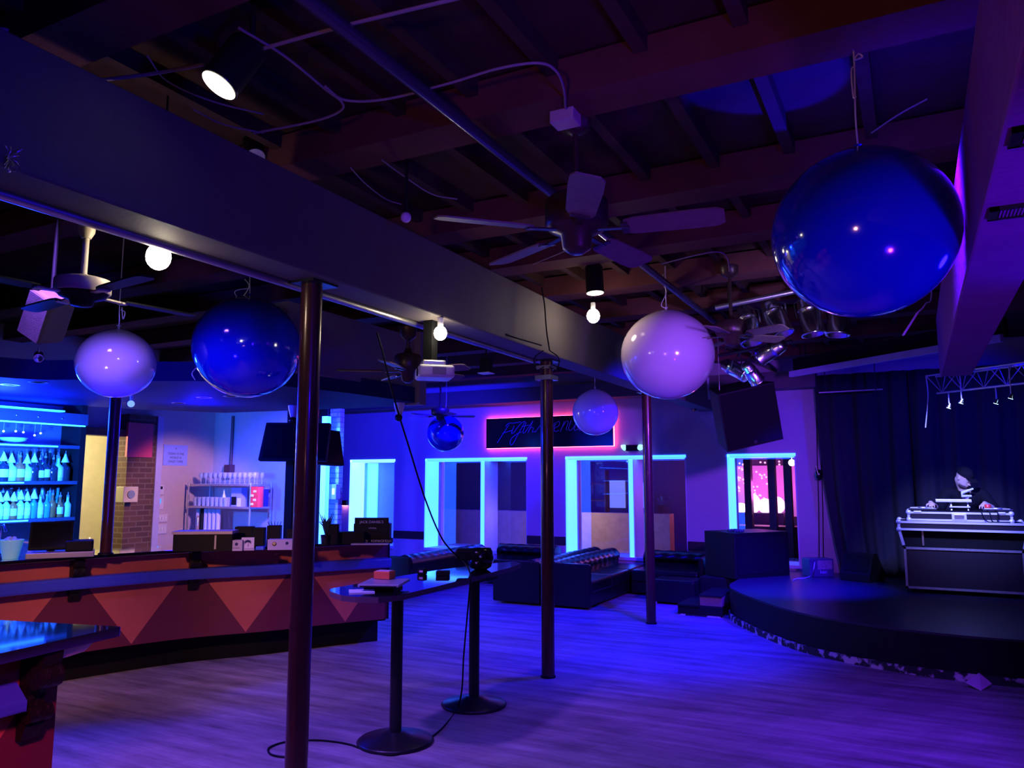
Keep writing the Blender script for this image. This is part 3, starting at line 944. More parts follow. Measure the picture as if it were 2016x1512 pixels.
# hanging little bulbs and a bowl on the top shelf
for k, (px, py) in enumerate(((7, 849), (31, 849), (46, 851), (68, 857), (80, 853))):
    p = at(px, py, x=XB - 0.12)
    t = thing('pendant_bulb', 'tiny bulb hanging above the top bottle shelf, %s from the left' % ORD[k], 'light', (p.x, p.y, zS[3]), group='tiny bulbs under the back bar header')
    MB().cyl((p.x, p.y, p.z), (p.x, p.y, zS[3]), 0.002, n=6).build('wire', m_steel, t)
    MB().ball(p, 0.011, 10, 8).build('bulb', mat('tiny_bulb', (0.8, 0.9, 1), 0.3, emit=(0.5, 0.75, 1.0), power=2.2, var=0.01), t)
p = at(26, 866, x=XB - 0.15)
tag(MB().lathe([(0.03, 0), (0.11, 0.03), (0.13, 0.06), (0.125, 0.06), (0.1, 0.03), (0.0, 0.012)], (p.x, p.y, zS[2]), n=28).build('glass_bowl', BOT['clear']), 'shallow glass bowl on the top back bar shelf', 'bowl')

# things on the bar counter, left part ------------------------------------------------
ZC = 1.076
p = at(20, 1100, z=ZC)
t = thing('ice_bucket', 'clear ice bucket given a cyan glow at the left end of the bar', 'bucket', p)
MB(Matrix.Translation(p)).lathe([(0.055, 0.0), (0.085, 0.14), (0.088, 0.15), (0.082, 0.15), (0.05, 0.006), (0, 0.006)], n=28).build('bucket', mat('cyan_lit_acrylic', (0.45, 0.80, 0.85), 0.15, emit=(0.0, 0.30, 0.55), power=0.35), t)  # bucket emits faintly in place of the cyan light on it
mb = MB(Matrix.Translation(p))
for k in range(14):
    a = random.random() * 6.28
    rr = random.random() * 0.055
    c = Vector((rr * math.cos(a), rr * math.sin(a), 0.135 + 0.02 * random.random()))
    T = Matrix.Translation(c) @ Euler((random.random() * 3, random.random() * 3, 0)).to_matrix().to_4x4()
    mb.box((-0.014, -0.014, -0.014), (0.014, 0.014, 0.014), T=T)
tag(mb.build('ice_cubes', BOT['clear'], t), kind='stuff')
p = at(10, 1062, z=1.24)
p = at(12, 1096, z=ZC) + Vector((-0.16, 0.02, 0))
t = thing('bar_tap', 'small chrome drink gun stand behind the ice bucket', 'tap', p)
Mt = Matrix.Translation(p)
MB(Mt).lathe([(0.05, 0), (0.05, 0.012), (0.014, 0.02), (0.014, 0.2)], n=20).build('stand', m_chrome, t)
MB(Mt).tube([(0, 0, 0.2), (0.01, 0, 0.24), (0.06, 0, 0.25), (0.09, 0, 0.2)], 0.012).build('spout', m_chrome, t)
p = at(50, 1096, z=ZC)
t = thing('card_stand', 'small pale leaning card stand between ice bucket and cash register', 'card stand', p, rz=R(35))
MB().add([(-0.06, 0, 0.0), (0.06, 0, 0), (0.06, 0.05, 0.12), (-0.06, 0.05, 0.12), (-0.06, 0.012, 0.0), (0.06, 0.012, 0), (0.06, 0.06, 0.118), (-0.06, 0.06, 0.118)],
         [(0, 1, 2, 3), (7, 6, 5, 4), (0, 4, 5, 1), (2, 6, 7, 3), (1, 5, 6, 2), (3, 7, 4, 0)]).build('card', mat('pale_card', (0.55, 0.6, 0.75), 0.4), t, local=True)
MB().box((-0.065, 0.02, 0), (0.065, 0.08, 0.008)).build('base', m_black, t, local=True)
p = at(120, 1096, z=ZC)
t = thing('cash_register', 'black touch screen cash register on the bar by the bottles', 'cash register', p, rz=R(55))
MB().box((-0.24, -0.13, 0), (0.24, 0.13, 0.045)).build('cash_drawer', mat('grey_drawer', (0.45, 0.42, 0.42), 0.35, metal=0.5), t, bev=0.006, local=True)
MB().box((0.03, -0.11, 0.045), (0.23, 0.11, 0.13)).build('printer', m_black, t, bev=0.012, local=True)
T = Matrix.Translation((-0.08, 0.0, 0.06)) @ Euler((R(-24), 0, 0)).to_matrix().to_4x4()
MB().box((-0.155, -0.015, 0.0), (0.155, 0.02, 0.24), T=T).build('screen_housing', m_black, t, bev=0.008, local=True)
MB().box((-0.14, -0.0165, 0.015), (0.14, -0.0145, 0.225), T=T).build('screen', m_blackgloss, t, local=True)
MB().cyl((-0.08, 0.06, 0.045), (-0.08, 0.05, 0.16), 0.03).build('screen_stand', m_black, t, local=True)
MB().ball((0.20, -0.112, 0.15), 0.006, 8, 6).build('status_light', mat('red_led', (1, 0.2, 0.1), 0.3, emit=(1.0, 0.2, 0.12), power=8, var=0.01), t, local=True)

# post standing on the counter
p = at(208, 1092, z=ZC)
t = thing('counter_post', 'thin dark round post rising from the bar counter to the soffit', 'post', p)
MB().cyl((p.x, p.y, ZC), (p.x, p.y, 2.5), 0.046, n=24).build('shaft', m_post, t)
MB().lathe([(0.06, 0), (0.06, 0.012), (0.046, 0.02)], p, n=24).build('foot_ring', m_black, t)

# camera under the soffit
p = at(258, 795, z=2.42)
t = thing('security_camera', 'small white rimmed security camera under the soffit by the counter post', 'camera', (p.x, p.y, 2.42))
MB().cyl((p.x, p.y, 2.44), (p.x, p.y, 2.5), 0.014, n=12).build('stem', m_white, t)
d = (Vector((0, 0, EYE)) - Vector((p.x, p.y, 2.42))).normalized()
MB().cyl(Vector((p.x, p.y, 2.42)) - d * 0.04, Vector((p.x, p.y, 2.42)) + d * 0.03, 0.028, n=18).build('body', m_black, t)
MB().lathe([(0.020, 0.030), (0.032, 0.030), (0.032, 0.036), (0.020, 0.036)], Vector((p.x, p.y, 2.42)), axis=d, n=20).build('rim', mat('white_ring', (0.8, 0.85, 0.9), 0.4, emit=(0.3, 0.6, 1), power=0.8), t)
for k, (px, py, lb) in enumerate(((578, 806, 'white cone shaped security camera on top of the television post'), (786, 800, 'white security camera at the end of the bar soffit'))):
    p = at(px, py, d=8.3 if k == 0 else 8.0)
    t = thing('security_camera', lb, 'camera', (p.x, p.y, 2.40))
    MB().lathe([(0.03, -0.09), (0.055, 0.0), (0.06, 2.5 - p.z - 0.002)], p, n=20).build('cone_mount', m_white, t)
    MB().ball(p + Vector((0.01, -0.02, -0.12)), 0.04, 16, 10).build('lens_ball', m_blackgloss, t)

# ---------------------------------------------------------------- back wall fittings
xw = -9.9
a, b = at(322, 875, x=xw), at(367, 917, x=xw)
t = thing('wall_sign', 'square pale blue notice with three lines of lettering on the lilac wall', 'sign', (xw, (a.y + b.y) / 2, b.z))
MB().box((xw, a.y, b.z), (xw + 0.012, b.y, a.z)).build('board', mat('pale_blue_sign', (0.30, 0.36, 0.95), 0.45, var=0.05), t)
m_ink = mat('navy_ink', (0.01, 0.01, 0.10), 0.6)
for k, tx in enumerate(('*', 'TODAY IS THE', 'WORLD IS', 'CRAZY TIMES')):
    lettering(t, tx, (xw + 0.012, (a.y + b.y) / 2, a.z - 0.09 - k * 0.058), (0, 1, 0), (0, 0, 1), 0.032 if k else 0.05, m_ink)
for k, (px0, px1, py0, py1, lb) in enumerate(((303, 321, 955, 974, 'small white alarm keypad highest of the wall plates beside the notice'), (300, 320, 978, 1003, 'thermostat with a glowing blue screen below the alarm keypad'),
                                             (296, 328, 1013, 1027, 'wide white switch plate just below the thermostat'), (296, 326, 1033, 1050, 'lowest wide white switch plate on the lilac wall'))):
    a, b = at(px0, py0, x=xw), at(px1, py1, x=xw)
    nm = ('alarm_keypad', 'thermostat', 'switch_plate', 'switch_plate')[k]
    t = thing(nm, lb, ('keypad', 'thermostat', 'switch', 'switch')[k], (xw, (a.y + b.y) / 2, b.z), group='wide switch plates on the lilac wall' if k > 1 else None)
    MB().box((xw, a.y, b.z), (xw + 0.018, b.y, a.z)).build('plate', mat('off_white_plate', (0.62, 0.56, 0.60), 0.4), t, bev=0.003)
    if k == 1:
        MB().box((xw + 0.018, a.y + 0.05, b.z + 0.09), (xw + 0.022, b.y - 0.05, a.z - 0.03)).build('screen', mat('blue_screen', (0.1, 0.4, 1), 0.4, emit=(0.02, 0.32, 1.0), power=0.9, var=0.02), t)
    elif k > 1:
        for j in range(5):
            y = a.y + (b.y - a.y) * (j + 1) / 6
            MB().box((xw + 0.018, y - 0.008, (a.z + b.z) / 2 - 0.02), (xw + 0.03, y + 0.008, (a.z + b.z) / 2 + 0.02)).build('toggle', m_white, t)
    else:
        MB().box((xw + 0.018, a.y + 0.03, a.z - 0.06), (xw + 0.022, b.y - 0.03, a.z - 0.02)).build('keypad_buttons', m_black, t)
a, b = at(229, 958, x=-9.72), at(256, 988, x=-9.72)
t = thing('wall_box', 'beige box with a round dial fixed to the brown brick pier', 'box', (-9.6, (a.y + b.y) / 2, b.z))
MB().box((-9.72, a.y, b.z), (-9.56, b.y, a.z)).build('housing', mat('beige_box', (0.60, 0.52, 0.30), 0.5), t, bev=0.006)
MB().cyl((-9.56, (a.y + b.y) / 2, (a.z + b.z) / 2), (-9.545, (a.y + b.y) / 2, (a.z + b.z) / 2), 0.055, n=24).build('dial', mat('grey_dial', (0.2, 0.25, 0.25), 0.5), t)
p = at(663, 968, y=8.88)
t = thing('wall_box', 'pale control box with a yellow green screen on the pale brick pilaster', 'box', (p.x, 8.8, p.z - 0.1))
MB().box((p.x - 0.09, 8.78, p.z - 0.11), (p.x + 0.07, 8.88, p.z + 0.11)).build('housing', mat('grey_green_box', (0.45, 0.55, 0.6), 0.5), t, bev=0.006)
MB().box((p.x - 0.0, 8.775, p.z - 0.04), (p.x + 0.045, 8.782, p.z + 0.05)).build('screen', mat('lime_screen', (0.8, 0.9, 0.5), 0.4, emit=(0.75, 0.9, 0.45), power=0.9), t)
p = at(680, 990, y=12.2)
t = thing('wall_sconce', 'small rosy wall light between brick pilaster and first window', 'wall light', (p.x, 12.1, p.z))
MB().box((p.x - 0.08, 12.12, p.z - 0.05), (p.x + 0.08, 12.199, p.z + 0.05)).build('shade', m_black, t, bev=0.01)
MB().box((p.x - 0.07, 12.13, p.z - 0.056), (p.x + 0.07, 12.19, p.z - 0.051)).build('glow', mat('rosy_glow', (1, 0.5, 0.6), 0.4, emit=(1.0, 0.30, 0.50), power=10), t)

# rack of glasses
x0, x1, yf, yb = at(372, 952, y=8.15).x, at(494, 952, y=8.15).x, 8.15, 8.55
zr = [at(430, 1052, y=8.15).z, at(430, 997, y=8.15).z, at(430, 953, y=8.15).z]
m_rackm = mat('worn_chrome_rack', (0.6, 0.55, 0.55), 0.3, metal=0.8)
t = thing('glass_rack', 'open metal rack of glasses by the lilac and blue wall corner', 'rack', ((x0 + x1) / 2, 8.35, 0))
for x in (x0, x1):
    for y in (yf, yb):
        MB().cyl((x, y, 0), (x, y, zr[2] + 0.02), 0.014, n=12).build('leg', m_rackm, t)
for z in zr:
    MB().box((x0, yf, z - 0.03), (x1, yb, z)).build('shelf', m_rackm, t)
m_tumbler = mat('glassware', (0.55, 0.58, 0.75), 0.08, spec=0.9, alpha=0.55)
g0 = None


def goblet(x, y, z, h, stem):
    mb = MB(Matrix.Translation((x, y, z)))
    if stem:
        mb.lathe([(0.032, 0), (0.030, 0.004), (0.005, 0.008), (0.004, h * 0.45), (0.03, h * 0.58), (0.036, h * 0.75), (0.030, h), (0.028, h), (0.033, h * 0.75), (0.0, h * 0.52)], n=14)
    else:
        mb.lathe([(0.030, 0), (0.037, h), (0.034, h), (0.027, 0.01), (0, 0.01)], n=14)
    return mb.build('wine_glass' if stem else 'tumbler', m_tumbler)


first = {}
for zi, ny, nx, stem, h, xa, xb, nm in ((2, 2, 12, True, 0.17, x0 + 0.18, x1 + 0.0, 'top'), (1, 2, 8, False, 0.13, x0 + 0.08, x0 + 0.72, 'middle')):
    for j in range(ny):
        for i in range(nx):
            x = xa + (xb - xa) * i / (nx - 1)
            y = yf + 0.07 + j * 0.14
            if stem not in first:
                g = first[stem] = goblet(x, y, zr[zi], h, stem)
            else:
                g = copy_tree(first[stem])
                g.location = (x, y, zr[zi])
            tag(g, '%s glass %s from the left in the %s row on the rack\'s %s shelf' % ('stemmed' if stem else 'short', ORD[i], 'front' if j == 0 else 'back', nm), 'glass', None)
            g['group'] = 'glasses on the %s rack shelf' % nm
p = at(440, 994, y=8.25)
tag(MB().lathe([(0.03, 0), (0.03, 0.14), (0.012, 0.19), (0.012, 0.25), (0, 0.25)], (p.x, 8.25, zr[1]), n=16).build('water_bottle', mat('pale_bottle', (0.7, 0.75, 0.9), 0.2)), 'slim pale bottle at the end of the middle rack shelf', 'bottle')
a, b = at(456, 960, y=8.3), at(474, 994, y=8.3)
t = thing('display_box', 'pale box with a dark picture on the middle rack shelf', 'box', ((a.x + b.x) / 2, 8.32, zr[1]))
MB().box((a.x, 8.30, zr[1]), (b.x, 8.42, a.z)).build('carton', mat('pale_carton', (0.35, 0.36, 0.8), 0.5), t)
MB().box((a.x + 0.01, 8.295, zr[1] + 0.02), (a.x + 0.11, 8.2999, zr[1] + 0.14)).build('picture', m_black, t)
MB().box((a.x + 0.13, 8.293, zr[1] + 0.0), (b.x - 0.005, 8.2999, zr[1] + 0.12)).build('price_card', m_white, t)
a, b = at(496, 958, y=8.15), at(512, 993, y=8.15)
t = thing('snack_bag', 'bright red patterned bag hanging at the right end of the rack', 'bag', ((a.x + b.x) / 2, 8.17, b.z))
MB().prism([(a.x, 8.12), (b.x, 8.12), (b.x + 0.01, 8.17), (b.x, 8.22), (a.x, 8.22), (a.x - 0.01, 8.17)], zr[1], a.z).build('bag', mat('red_foil', (0.75, 0.05, 0.04), 0.35, var=0.3, vscale=12), t, bev=0.02)
for k in range(4):
    zz = zr[1] + 0.03 + k * 0.06
    MB().box((a.x + 0.02 + (k % 2) * 0.05, 8.112, zz), (a.x + 0.07 + (k % 2) * 0.05, 8.1199, zz + 0.03)).build('white_patch', m_white, t)
tag(MB().box((a.x - 0.19, 8.28, zr[1]), (a.x - 0.02, 8.5, zr[1] + 0.25)).build('dark_crate', mat('navy_crate', (0.02, 0.02, 0.16), 0.5)), 'dark navy crate beside the red bag on the rack', 'crate')
# stacked cups on the lowest rack shelf
for k in range(6):
    x = x0 + 0.12 + k * 0.085
    dk = k == 1
    tag(MB().lathe([(0.034, 0), (0.034, 0.36 if not dk else 0.42), (0.030, 0.36 if not dk else 0.42), (0, 0.35)], (x, yf + 0.1, zr[0]), n=16).build('cup_stack', m_black if dk else mat('pale_cups', (0.5, 0.45, 0.6), 0.4)),
        ('dark tall stack of cups, ' if dk else 'pale tall stack of cups, ') + ORD[k] + ' from the left on the lowest rack shelf', 'cups', 'cup stacks on the rack')
p = at(385, 1030, y=8.1)
tag(MB().lathe([(0.02, 0), (0.02, 0.22), (0.012, 0.26), (0, 0.26)], (x0 + 0.2, yf + 0.03, zr[0]), n=14).build('lit_flask', mat('copper_flask', (0.8, 0.45, 0.35), 0.2, metal=0.6)), 'shiny copper coloured flask in front of the cup stacks', 'flask')
# conduit on the blue wall
p = at(453, 925, y=8.66)
t = thing('wall_conduit', 'dark vertical conduit ending in a box on the blue wall', 'conduit', (p.x, 8.66, p.z - 0.1))
MB().cyl((p.x, 8.67, p.z), (p.x, 8.67, 2.7), 0.022, n=12).build('pipe', mat('dark_conduit', (0.08, 0.03, 0.05), 0.4), t)
MB().box((p.x - 0.07, 8.60, p.z - 0.12), (p.x + 0.06, 8.7, p.z + 0.08)).build('junction_box', mat('dark_conduit', (0.08, 0.03, 0.05), 0.4), t, bev=0.005)

# television post
pb = at(578, 900, d=8.5)
t = thing('tv_stand_post', 'dark square post carrying the bar televisions', 'post', (pb.x, pb.y, 0))
MB().box((pb.x - 0.06, pb.y - 0.06, 0), (pb.x + 0.06, pb.y + 0.06, 2.5)).build('shaft', m_black, t, bev=0.008)
for k, (rz, dx, lb) in enumerate(((R(-6), 0, 'black flat television facing the room on the bar post'), (R(70), 1, 'black television turned sideways on the far side of the bar post'))):
    px, py = ((582, 870), (636, 880))[k]
    c = at(px, py, d=8.3 if k == 0 else 8.95)
    rz0 = YAW + rz
    t = thing('television', lb, 'television', c, rot=(R(-14) if k == 0 else R(-10), 0, rz0), group='televisions on the bar post')
    w = 0.37 if k == 0 else 0.36
    MB().add([(-w - 0.012, -0.03, -0.21), (w, -0.03, -0.22), (w, -0.03, 0.205), (-w + 0.02, -0.03, 0.215), (-w - 0.012, 0.03, -0.21), (w, 0.03, -0.22), (w, 0.03, 0.205), (-w + 0.02, 0.03, 0.215)],
             [(0, 1, 2, 3), (7, 6, 5, 4), (0, 4, 5, 1), (1, 5, 6, 2), (2, 6, 7, 3), (3, 7, 4, 0)]).build('housing', m_black, t, local=True, bev=0.005)
    MB().box((-w + 0.03, -0.032, -0.19), (w - 0.02, -0.0302, 0.19)).build('screen', m_blackgloss, t, local=True)
    MB().bar(c, (pb.x, pb.y, c.z + 0.02), 0.06, 0.08).build('mount_arm', m_black, t)

# things on the bar counter, right part ------------------------------------------------
def counter_box(name, px, py, w, dpt, h, m, lb, cat, rz=R(35), bev=0.004, grp=None, z=ZC):
    p = at(px, py, z=z)
    t = thing(name, lb, cat, p, rz=rz, group=grp)
    MB().box((-w / 2, 0, 0), (w / 2, dpt, h)).build('body', m, t, bev=bev, local=True)
    return t


m_napkin = mat('grey_white_holder', (0.52, 0.46, 0.56), 0.5)
t = counter_box('bar_shelf_box', 398, 1086, 0.50, 0.22, 0.15, m_black, 'low open black shelf box with a pale top board on the bar', 'shelf box')
MB().box((-0.26, -0.01, 0.15), (0.25, 0.24, 0.175)).build('top_board', mat('pale_top_board', (0.55, 0.48, 0.50), 0.5), t, local=True)
MB().box((0.10, -0.004, 0.02), (0.115, 0.0, 0.14)).build('divider', mat('pale_top_board', (0.5, 0.5, 0.5), 0.5), t, local=True)
t = counter_box('napkin_holder', 465, 1085, 0.10, 0.10, 0.095, m_napkin, 'grey napkin holder with a dark round emblem left of the palm tree card', 'napkin holder')
MB().cyl((0, -0.0015, 0.06), (0, 0.0, 0.06), 0.014, n=20).build('emblem', m_ink, t, local=True)
lettering(t, 'bar napkins', ROOTM[t.name] @ Vector((0, -0.001, 0.024)), ROOTM[t.name].to_3x3() @ Vector((1, 0, 0)), (0, 0, 1), 0.009, m_ink)
t = counter_box('napkin_holder', 551, 1083, 0.22, 0.10, 0.095, m_napkin, 'wide grey napkin holder with palm and dot emblems beside the nearest post', 'napkin holder')
MB().cyl((0.06, -0.0015, 0.06), (0.06, 0.0, 0.06), 0.014, n=20).build('emblem', m_ink, t, local=True)
MB().lathe([(0.0, 0), (0.02, 0.0), (0.014, -0.001), (0.0, -0.0015)], (-0.05, -0.001, 0.055), axis=(0, -1, 0), n=14).build('emblem', mat('yellow_print', (0.7, 0.6, 0.2), 0.5), t, local=True)
t = counter_box('palm_card', 487, 1084, 0.115, 0.03, 0.018, m_napkin, 'white table card printed with a dark palm tree', 'card', bev=0.002)
MB().box((-0.055, 0.004, 0.02), (0.055, 0.010, 0.115)).build('card', mat('white_card', (0.75, 0.70, 0.80), 0.5), t, local=True)
mb = MB()
mb.tube([(0.002, 0.003, 0.035), (0.006, 0.003, 0.055), (0.0, 0.003, 0.078)], [0.003, 0.002, 0.0015], 6)
for k in range(8):
    a = R(-20 + k * 32)
    q = [(0, 0.003, 0.078)]
    for s_ in (0.4, 0.75, 1.0):
        q.append((0.034 * s_ * math.cos(a), 0.003, 0.080 + 0.026 * s_ * math.sin(a) - 0.012 * s_ * s_))
    mb.tube(q, [0.003, 0.005, 0.004, 0.0008], 6)
mb.build('palm_print', m_ink, t, local=True)
for k, (px, w, h, lb) in enumerate(((478, 0.16, 0.19, 'wide black bin behind the palm tree card'), (507, 0.11, 0.18, 'black square caddy right of the palm tree card'),
                                    (537, 0.12, 0.20, 'black caddy of straws behind the wide napkin holder'), (573, 0.09, 0.17, 'small black caddy beside the television post'))):
    t = counter_box('bar_caddy', px, 1078, w, 0.12, h, m_black, lb, 'caddy', grp='black bar caddies')
    mb = MB()
    for j in range(5 if k in (2, 3) else 0):
        x = -w / 3 + j * w / 6
        mb.cyl((x, 0.06, h - 0.02), (x + 0.01 * (j - 2), 0.05, h + 0.035), 0.003, n=6)
    if mb.v:
        mb.build('straws', m_black, t, local=True)
t = counter_box('bar_box', 511, 1083, 0.07, 0.09, 0.03, mat('cobalt_box', (0.05, 0.15, 0.7), 0.4), 'tiny cobalt blue box beside the palm tree card', 'box')
t = counter_box('canister', 654, 1074, 0.11, 0.11, 0.20, m_black, 'tall black canister on the bar right of the nearest post', 'canister', bev=0.012)
p = at(641, 1074, z=ZC)
t = thing('bar_plant', 'small dark spiky plant on the bar beside the black canister', 'plant', p)
MB(Matrix.Translation(p)).lathe([(0.04, 0), (0.05, 0.1), (0.045, 0.1), (0, 0.09)], n=16).build('pot', m_black, t)
mb = MB(Matrix.Translation(p))
for k in range(14):
    a = k * 2.4
    mb.tube([(0, 0, 0.09), (0.03 * math.cos(a), 0.03 * math.sin(a), 0.19 + 0.02 * (k % 3)), (0.075 * math.cos(a), 0.075 * math.sin(a), 0.23 + 0.03 * (k % 4))], [0.006, 0.008, 0.001], 5)
mb.build('leaves', mat('dark_leaf', (0.02, 0.05, 0.03), 0.5), t)
t = counter_box('bar_caddy', 690, 1072, 0.26, 0.14, 0.12, m_black, 'low black caddy on the bar left of the lettered box', 'caddy', grp='black bar caddies')
t = counter_box('napkin_caddy', 731, 1069, 0.36, 0.14, 0.19, m_black, 'black whiskey branded bar caddy with pale lettering at the bar end', 'caddy', rz=R(28))
MB().box((-0.17, -0.005, 0.11), (0.17, 0.0, 0.25)).build('sign_plate', m_black, t, local=True)
m_letter = mat('pale_lettering', (0.55, 0.5, 0.62), 0.5, var=0.05)
XD = ROOTM[t.name].to_3x3() @ Vector((1, 0, 0))
lettering(t, "JACK DANIEL'S", ROOTM[t.name] @ Vector((0, -0.006, 0.195)), XD, (0, 0, 1), 0.026, m_letter)
lettering(t, 'whiskey', ROOTM[t.name] @ Vector((0.01, -0.006, 0.14)), XD, (0, 0, 1), 0.018, m_letter)
for k, (px, py, w, tx) in enumerate(((713, 1071, 0.13, 'CHIVAS'), (750, 1070, 0.20, 'STOLICHNAYA'))):
    t = counter_box('bar_mat', px, py, w, 0.14, 0.045, m_black, 'folded black bar mat with upside down lettering, %s' % ('the narrower left one' if k == 0 else 'the longer right one'), 'bar mat', rz=R(28), grp='folded bar mats')
    lettering(t, tx, ROOTM[t.name] @ Vector((0, -0.002, 0.036)), -(ROOTM[t.name].to_3x3() @ Vector((1, 0, 0))), (0, 0, -1), 0.022, m_letter)
t = counter_box('paper_pad', 727, 1073, 0.36, 0.10, 0.012, mat('paper', (0.62, 0.55, 0.68), 0.6), 'thin stack of pale papers at the bar edge under the mats', 'papers', rz=R(28))
p = at(764, 1068, z=ZC)
t = thing('bell_push', 'small white round knob on a black stalk at the bar end', 'knob', p)
MB().cyl(p, p + Vector((0, 0, 0.16)), 0.008, n=10).build('stalk', m_black, t)
MB().ball(p + Vector((0, 0, 0.185)), 0.018, 16, 10, sq=(1.3, 1.3, 0.9)).build('knob', mat('white_knob', (0.9, 0.95, 1), 0.4), t)  # plain white, no emission
# ================================================================ lounge sofas
m_leather = mat('black_leather', (0.006, 0.006, 0.009), 0.30, spec=0.35, bump=0.08, bscale=120, var=0.2)


def sofa(lb, loc, rz, L, D, arms=(True, False), h=0.60, grp='black tufted sofas'):
    t = thing('sofa', lb, 'sofa', loc, rz=rz, group=grp)
    MB().box((0.0, 0.03, 0.04), (L, D - 0.02, 0.22)).build('base', m_leather, t, local=True, bev=0.01)
    nseat = max(1, round(L / 0.75))
    for k in range(nseat):
        a, b = L * k / nseat + 0.004, L * (k + 1) / nseat - 0.004
        MB().box((a, 0.0, 0.20), (b, D - 0.22, 0.37)).build('seat_cushion', m_leather, t, local=True, bev=0.035, seg=3)
    # tufted roll back
    prof = [(D - 0.24, 0.20), (D - 0.25, 0.40), (D - 0.25, 0.48)]
    for k in range(9):
        a = R(200 - k * 27.5)
        prof.append((D - 0.14 + 0.135 * math.cos(a), h - 0.10 + 0.10 * math.sin(a)))
    prof += [(D - 0.01, 0.36), (D - 0.01, 0.04)]
    nu = max(6, int(L / 0.045))
    vs, fs = [], []
    n = len(prof)
    S = [0]
    for a, b in zip(prof, prof[1:]):
        S.append(S[-1] + math.hypot(b[0] - a[0], b[1] - a[1]))
    for i in range(nu + 1):
        x = L * i / nu
        for k, (py, pz) in enumerate(prof):
            a, b = prof[max(k - 1, 0)], prof[min(k + 1, n - 1)]
            ty, tz = b[0] - a[0], b[1] - a[1]
            l = math.hypot(ty, tz)
            ny, nz = -tz / l, ty / l
            dd = 0.0
            for r_, sr in enumerate((0.22, 0.40, 0.58)):
                w = 0.20
                xx = (x / w + 0.5 * (r_ % 2)) % 1.0 - 0.5
                q = ((xx * w) ** 2 + (S[k] - sr) ** 2) / 0.0030
                dd -= 0.03 * math.exp(-q)
            if 0 < k < n - 2:
                dd += 0.012
            vs.append((x, py + ny * dd, pz + nz * dd))
    for i in range(nu):
        for k in range(n - 1):
            fs.append((i * n + k, i * n + k + 1, (i + 1) * n + k + 1, (i + 1) * n + k))
    mb = MB().add(vs, fs, smooth=True)
    mb.add(vs[:n], [tuple(range(n))[::-1]])
    mb.add(vs[-n:], [tuple(range(n))])
    mb.build('backrest', m_leather, t, local=True)
    for s, on in zip((0, 1), arms):
        if on:
            x = -0.07 if s == 0 else L
            MB().box((x, 0.0, 0.03), (x + 0.07, D, h - 0.01)).build('arm_panel', m_leather, t, local=True, bev=0.02)
    return t


sofa('black tufted sofa with seat facing the stage, its flat end panel nearest', (-3.86, 9.70, 0), R(90), 2.35, 0.72)
sofa('black tufted sofa standing back to back with the one facing the stage', (-5.32, 12.05, 0), R(-90), 2.35, 0.72, (False, True))
sofa('black tufted sofa under the double window with the pale screens, beside the ottoman', (-3.84, 11.20, 0), 0, 1.02, 0.90, (False, True))
sofa('short black tufted sofa under the middle window left of the back to back pair', (-6.46, 11.25, 0), 0, 1.10, 0.86, (False, False))
sofa('black tufted sofa with its plain back to the room by the bar end', (-7.32, 11.65, 0), R(-90), 2.2, 0.76, (False, True))
t = thing('ottoman', 'low square black leather ottoman before the sofa by the farthest post', 'ottoman', (-3.02, 10.82, 0))
MB().box((-3.33, 10.58, 0.03), (-2.72, 11.05, 0.33)).build('cushion', m_leather, t, bev=0.03, seg=3)
for x in (-3.28, -2.77):
    for y in (10.63, 11.0):
        MB().cyl((x, y, 0), (x, y, 0.04), 0.02, n=10).build('foot', m_chrome, t)

# ================================================================ drink table between two posts
ZT = 0.985
tp = [(650, 1164), (672, 1172), (700, 1175), (745, 1176), (790, 1171), (850, 1157), (900, 1144), (960, 1129), (1010, 1116), (1026, 1109), (1012, 1105), (960, 1110), (900, 1117), (850, 1124), (800, 1132), (750, 1141), (700, 1150), (660, 1157), (648, 1160)]
tq = [at(px, py, z=ZT) for px, py in tp]
t = thing('drink_table', 'long narrow glossy bar height table on two round pedestals between posts', 'table', (-3.1, 4.8, 0))
MB().prism([(p.x, p.y) for p in tq], ZT - 0.035, ZT, side=1).build('table_top', [m_ctop, mat('table_edge_band', (0.22, 0.12, 0.18), 0.25, metal=0.5)], t, bev=0.004)
for px, py in ((778, 1455), (933, 1383)):
    b = at(px, py, z=0.02)
    MB().lathe([(0.245, 0.0), (0.25, 0.012), (0.235, 0.025), (0.10, 0.05), (0.06, 0.07), (0.0, 0.07)], (b.x, b.y, 0), n=40).build('pedestal_base', m_blackmetal, t)
    MB().cyl((b.x, b.y, 0.05), (b.x, b.y, ZT - 0.04), 0.04, n=24).build('column', m_blackmetal, t)
    MB().box((b.x - 0.13, b.y - 0.13, ZT - 0.05), (b.x + 0.13, b.y + 0.13, ZT - 0.036)).build('top_plate', m_blackmetal, t)


def on_table(name, px, py, w, dpt, h, m, lb, cat, rz, z=ZT, bev=0.004):
    p = at(px, py, z=z)
    t = thing(name, lb, cat, Vector((p.x, p.y, z + 0.0005)), rz=rz)
    MB().box((-w / 2, -dpt / 2, 0), (w / 2, dpt / 2, h)).build('body', m, t, local=True, bev=bev)
    return t


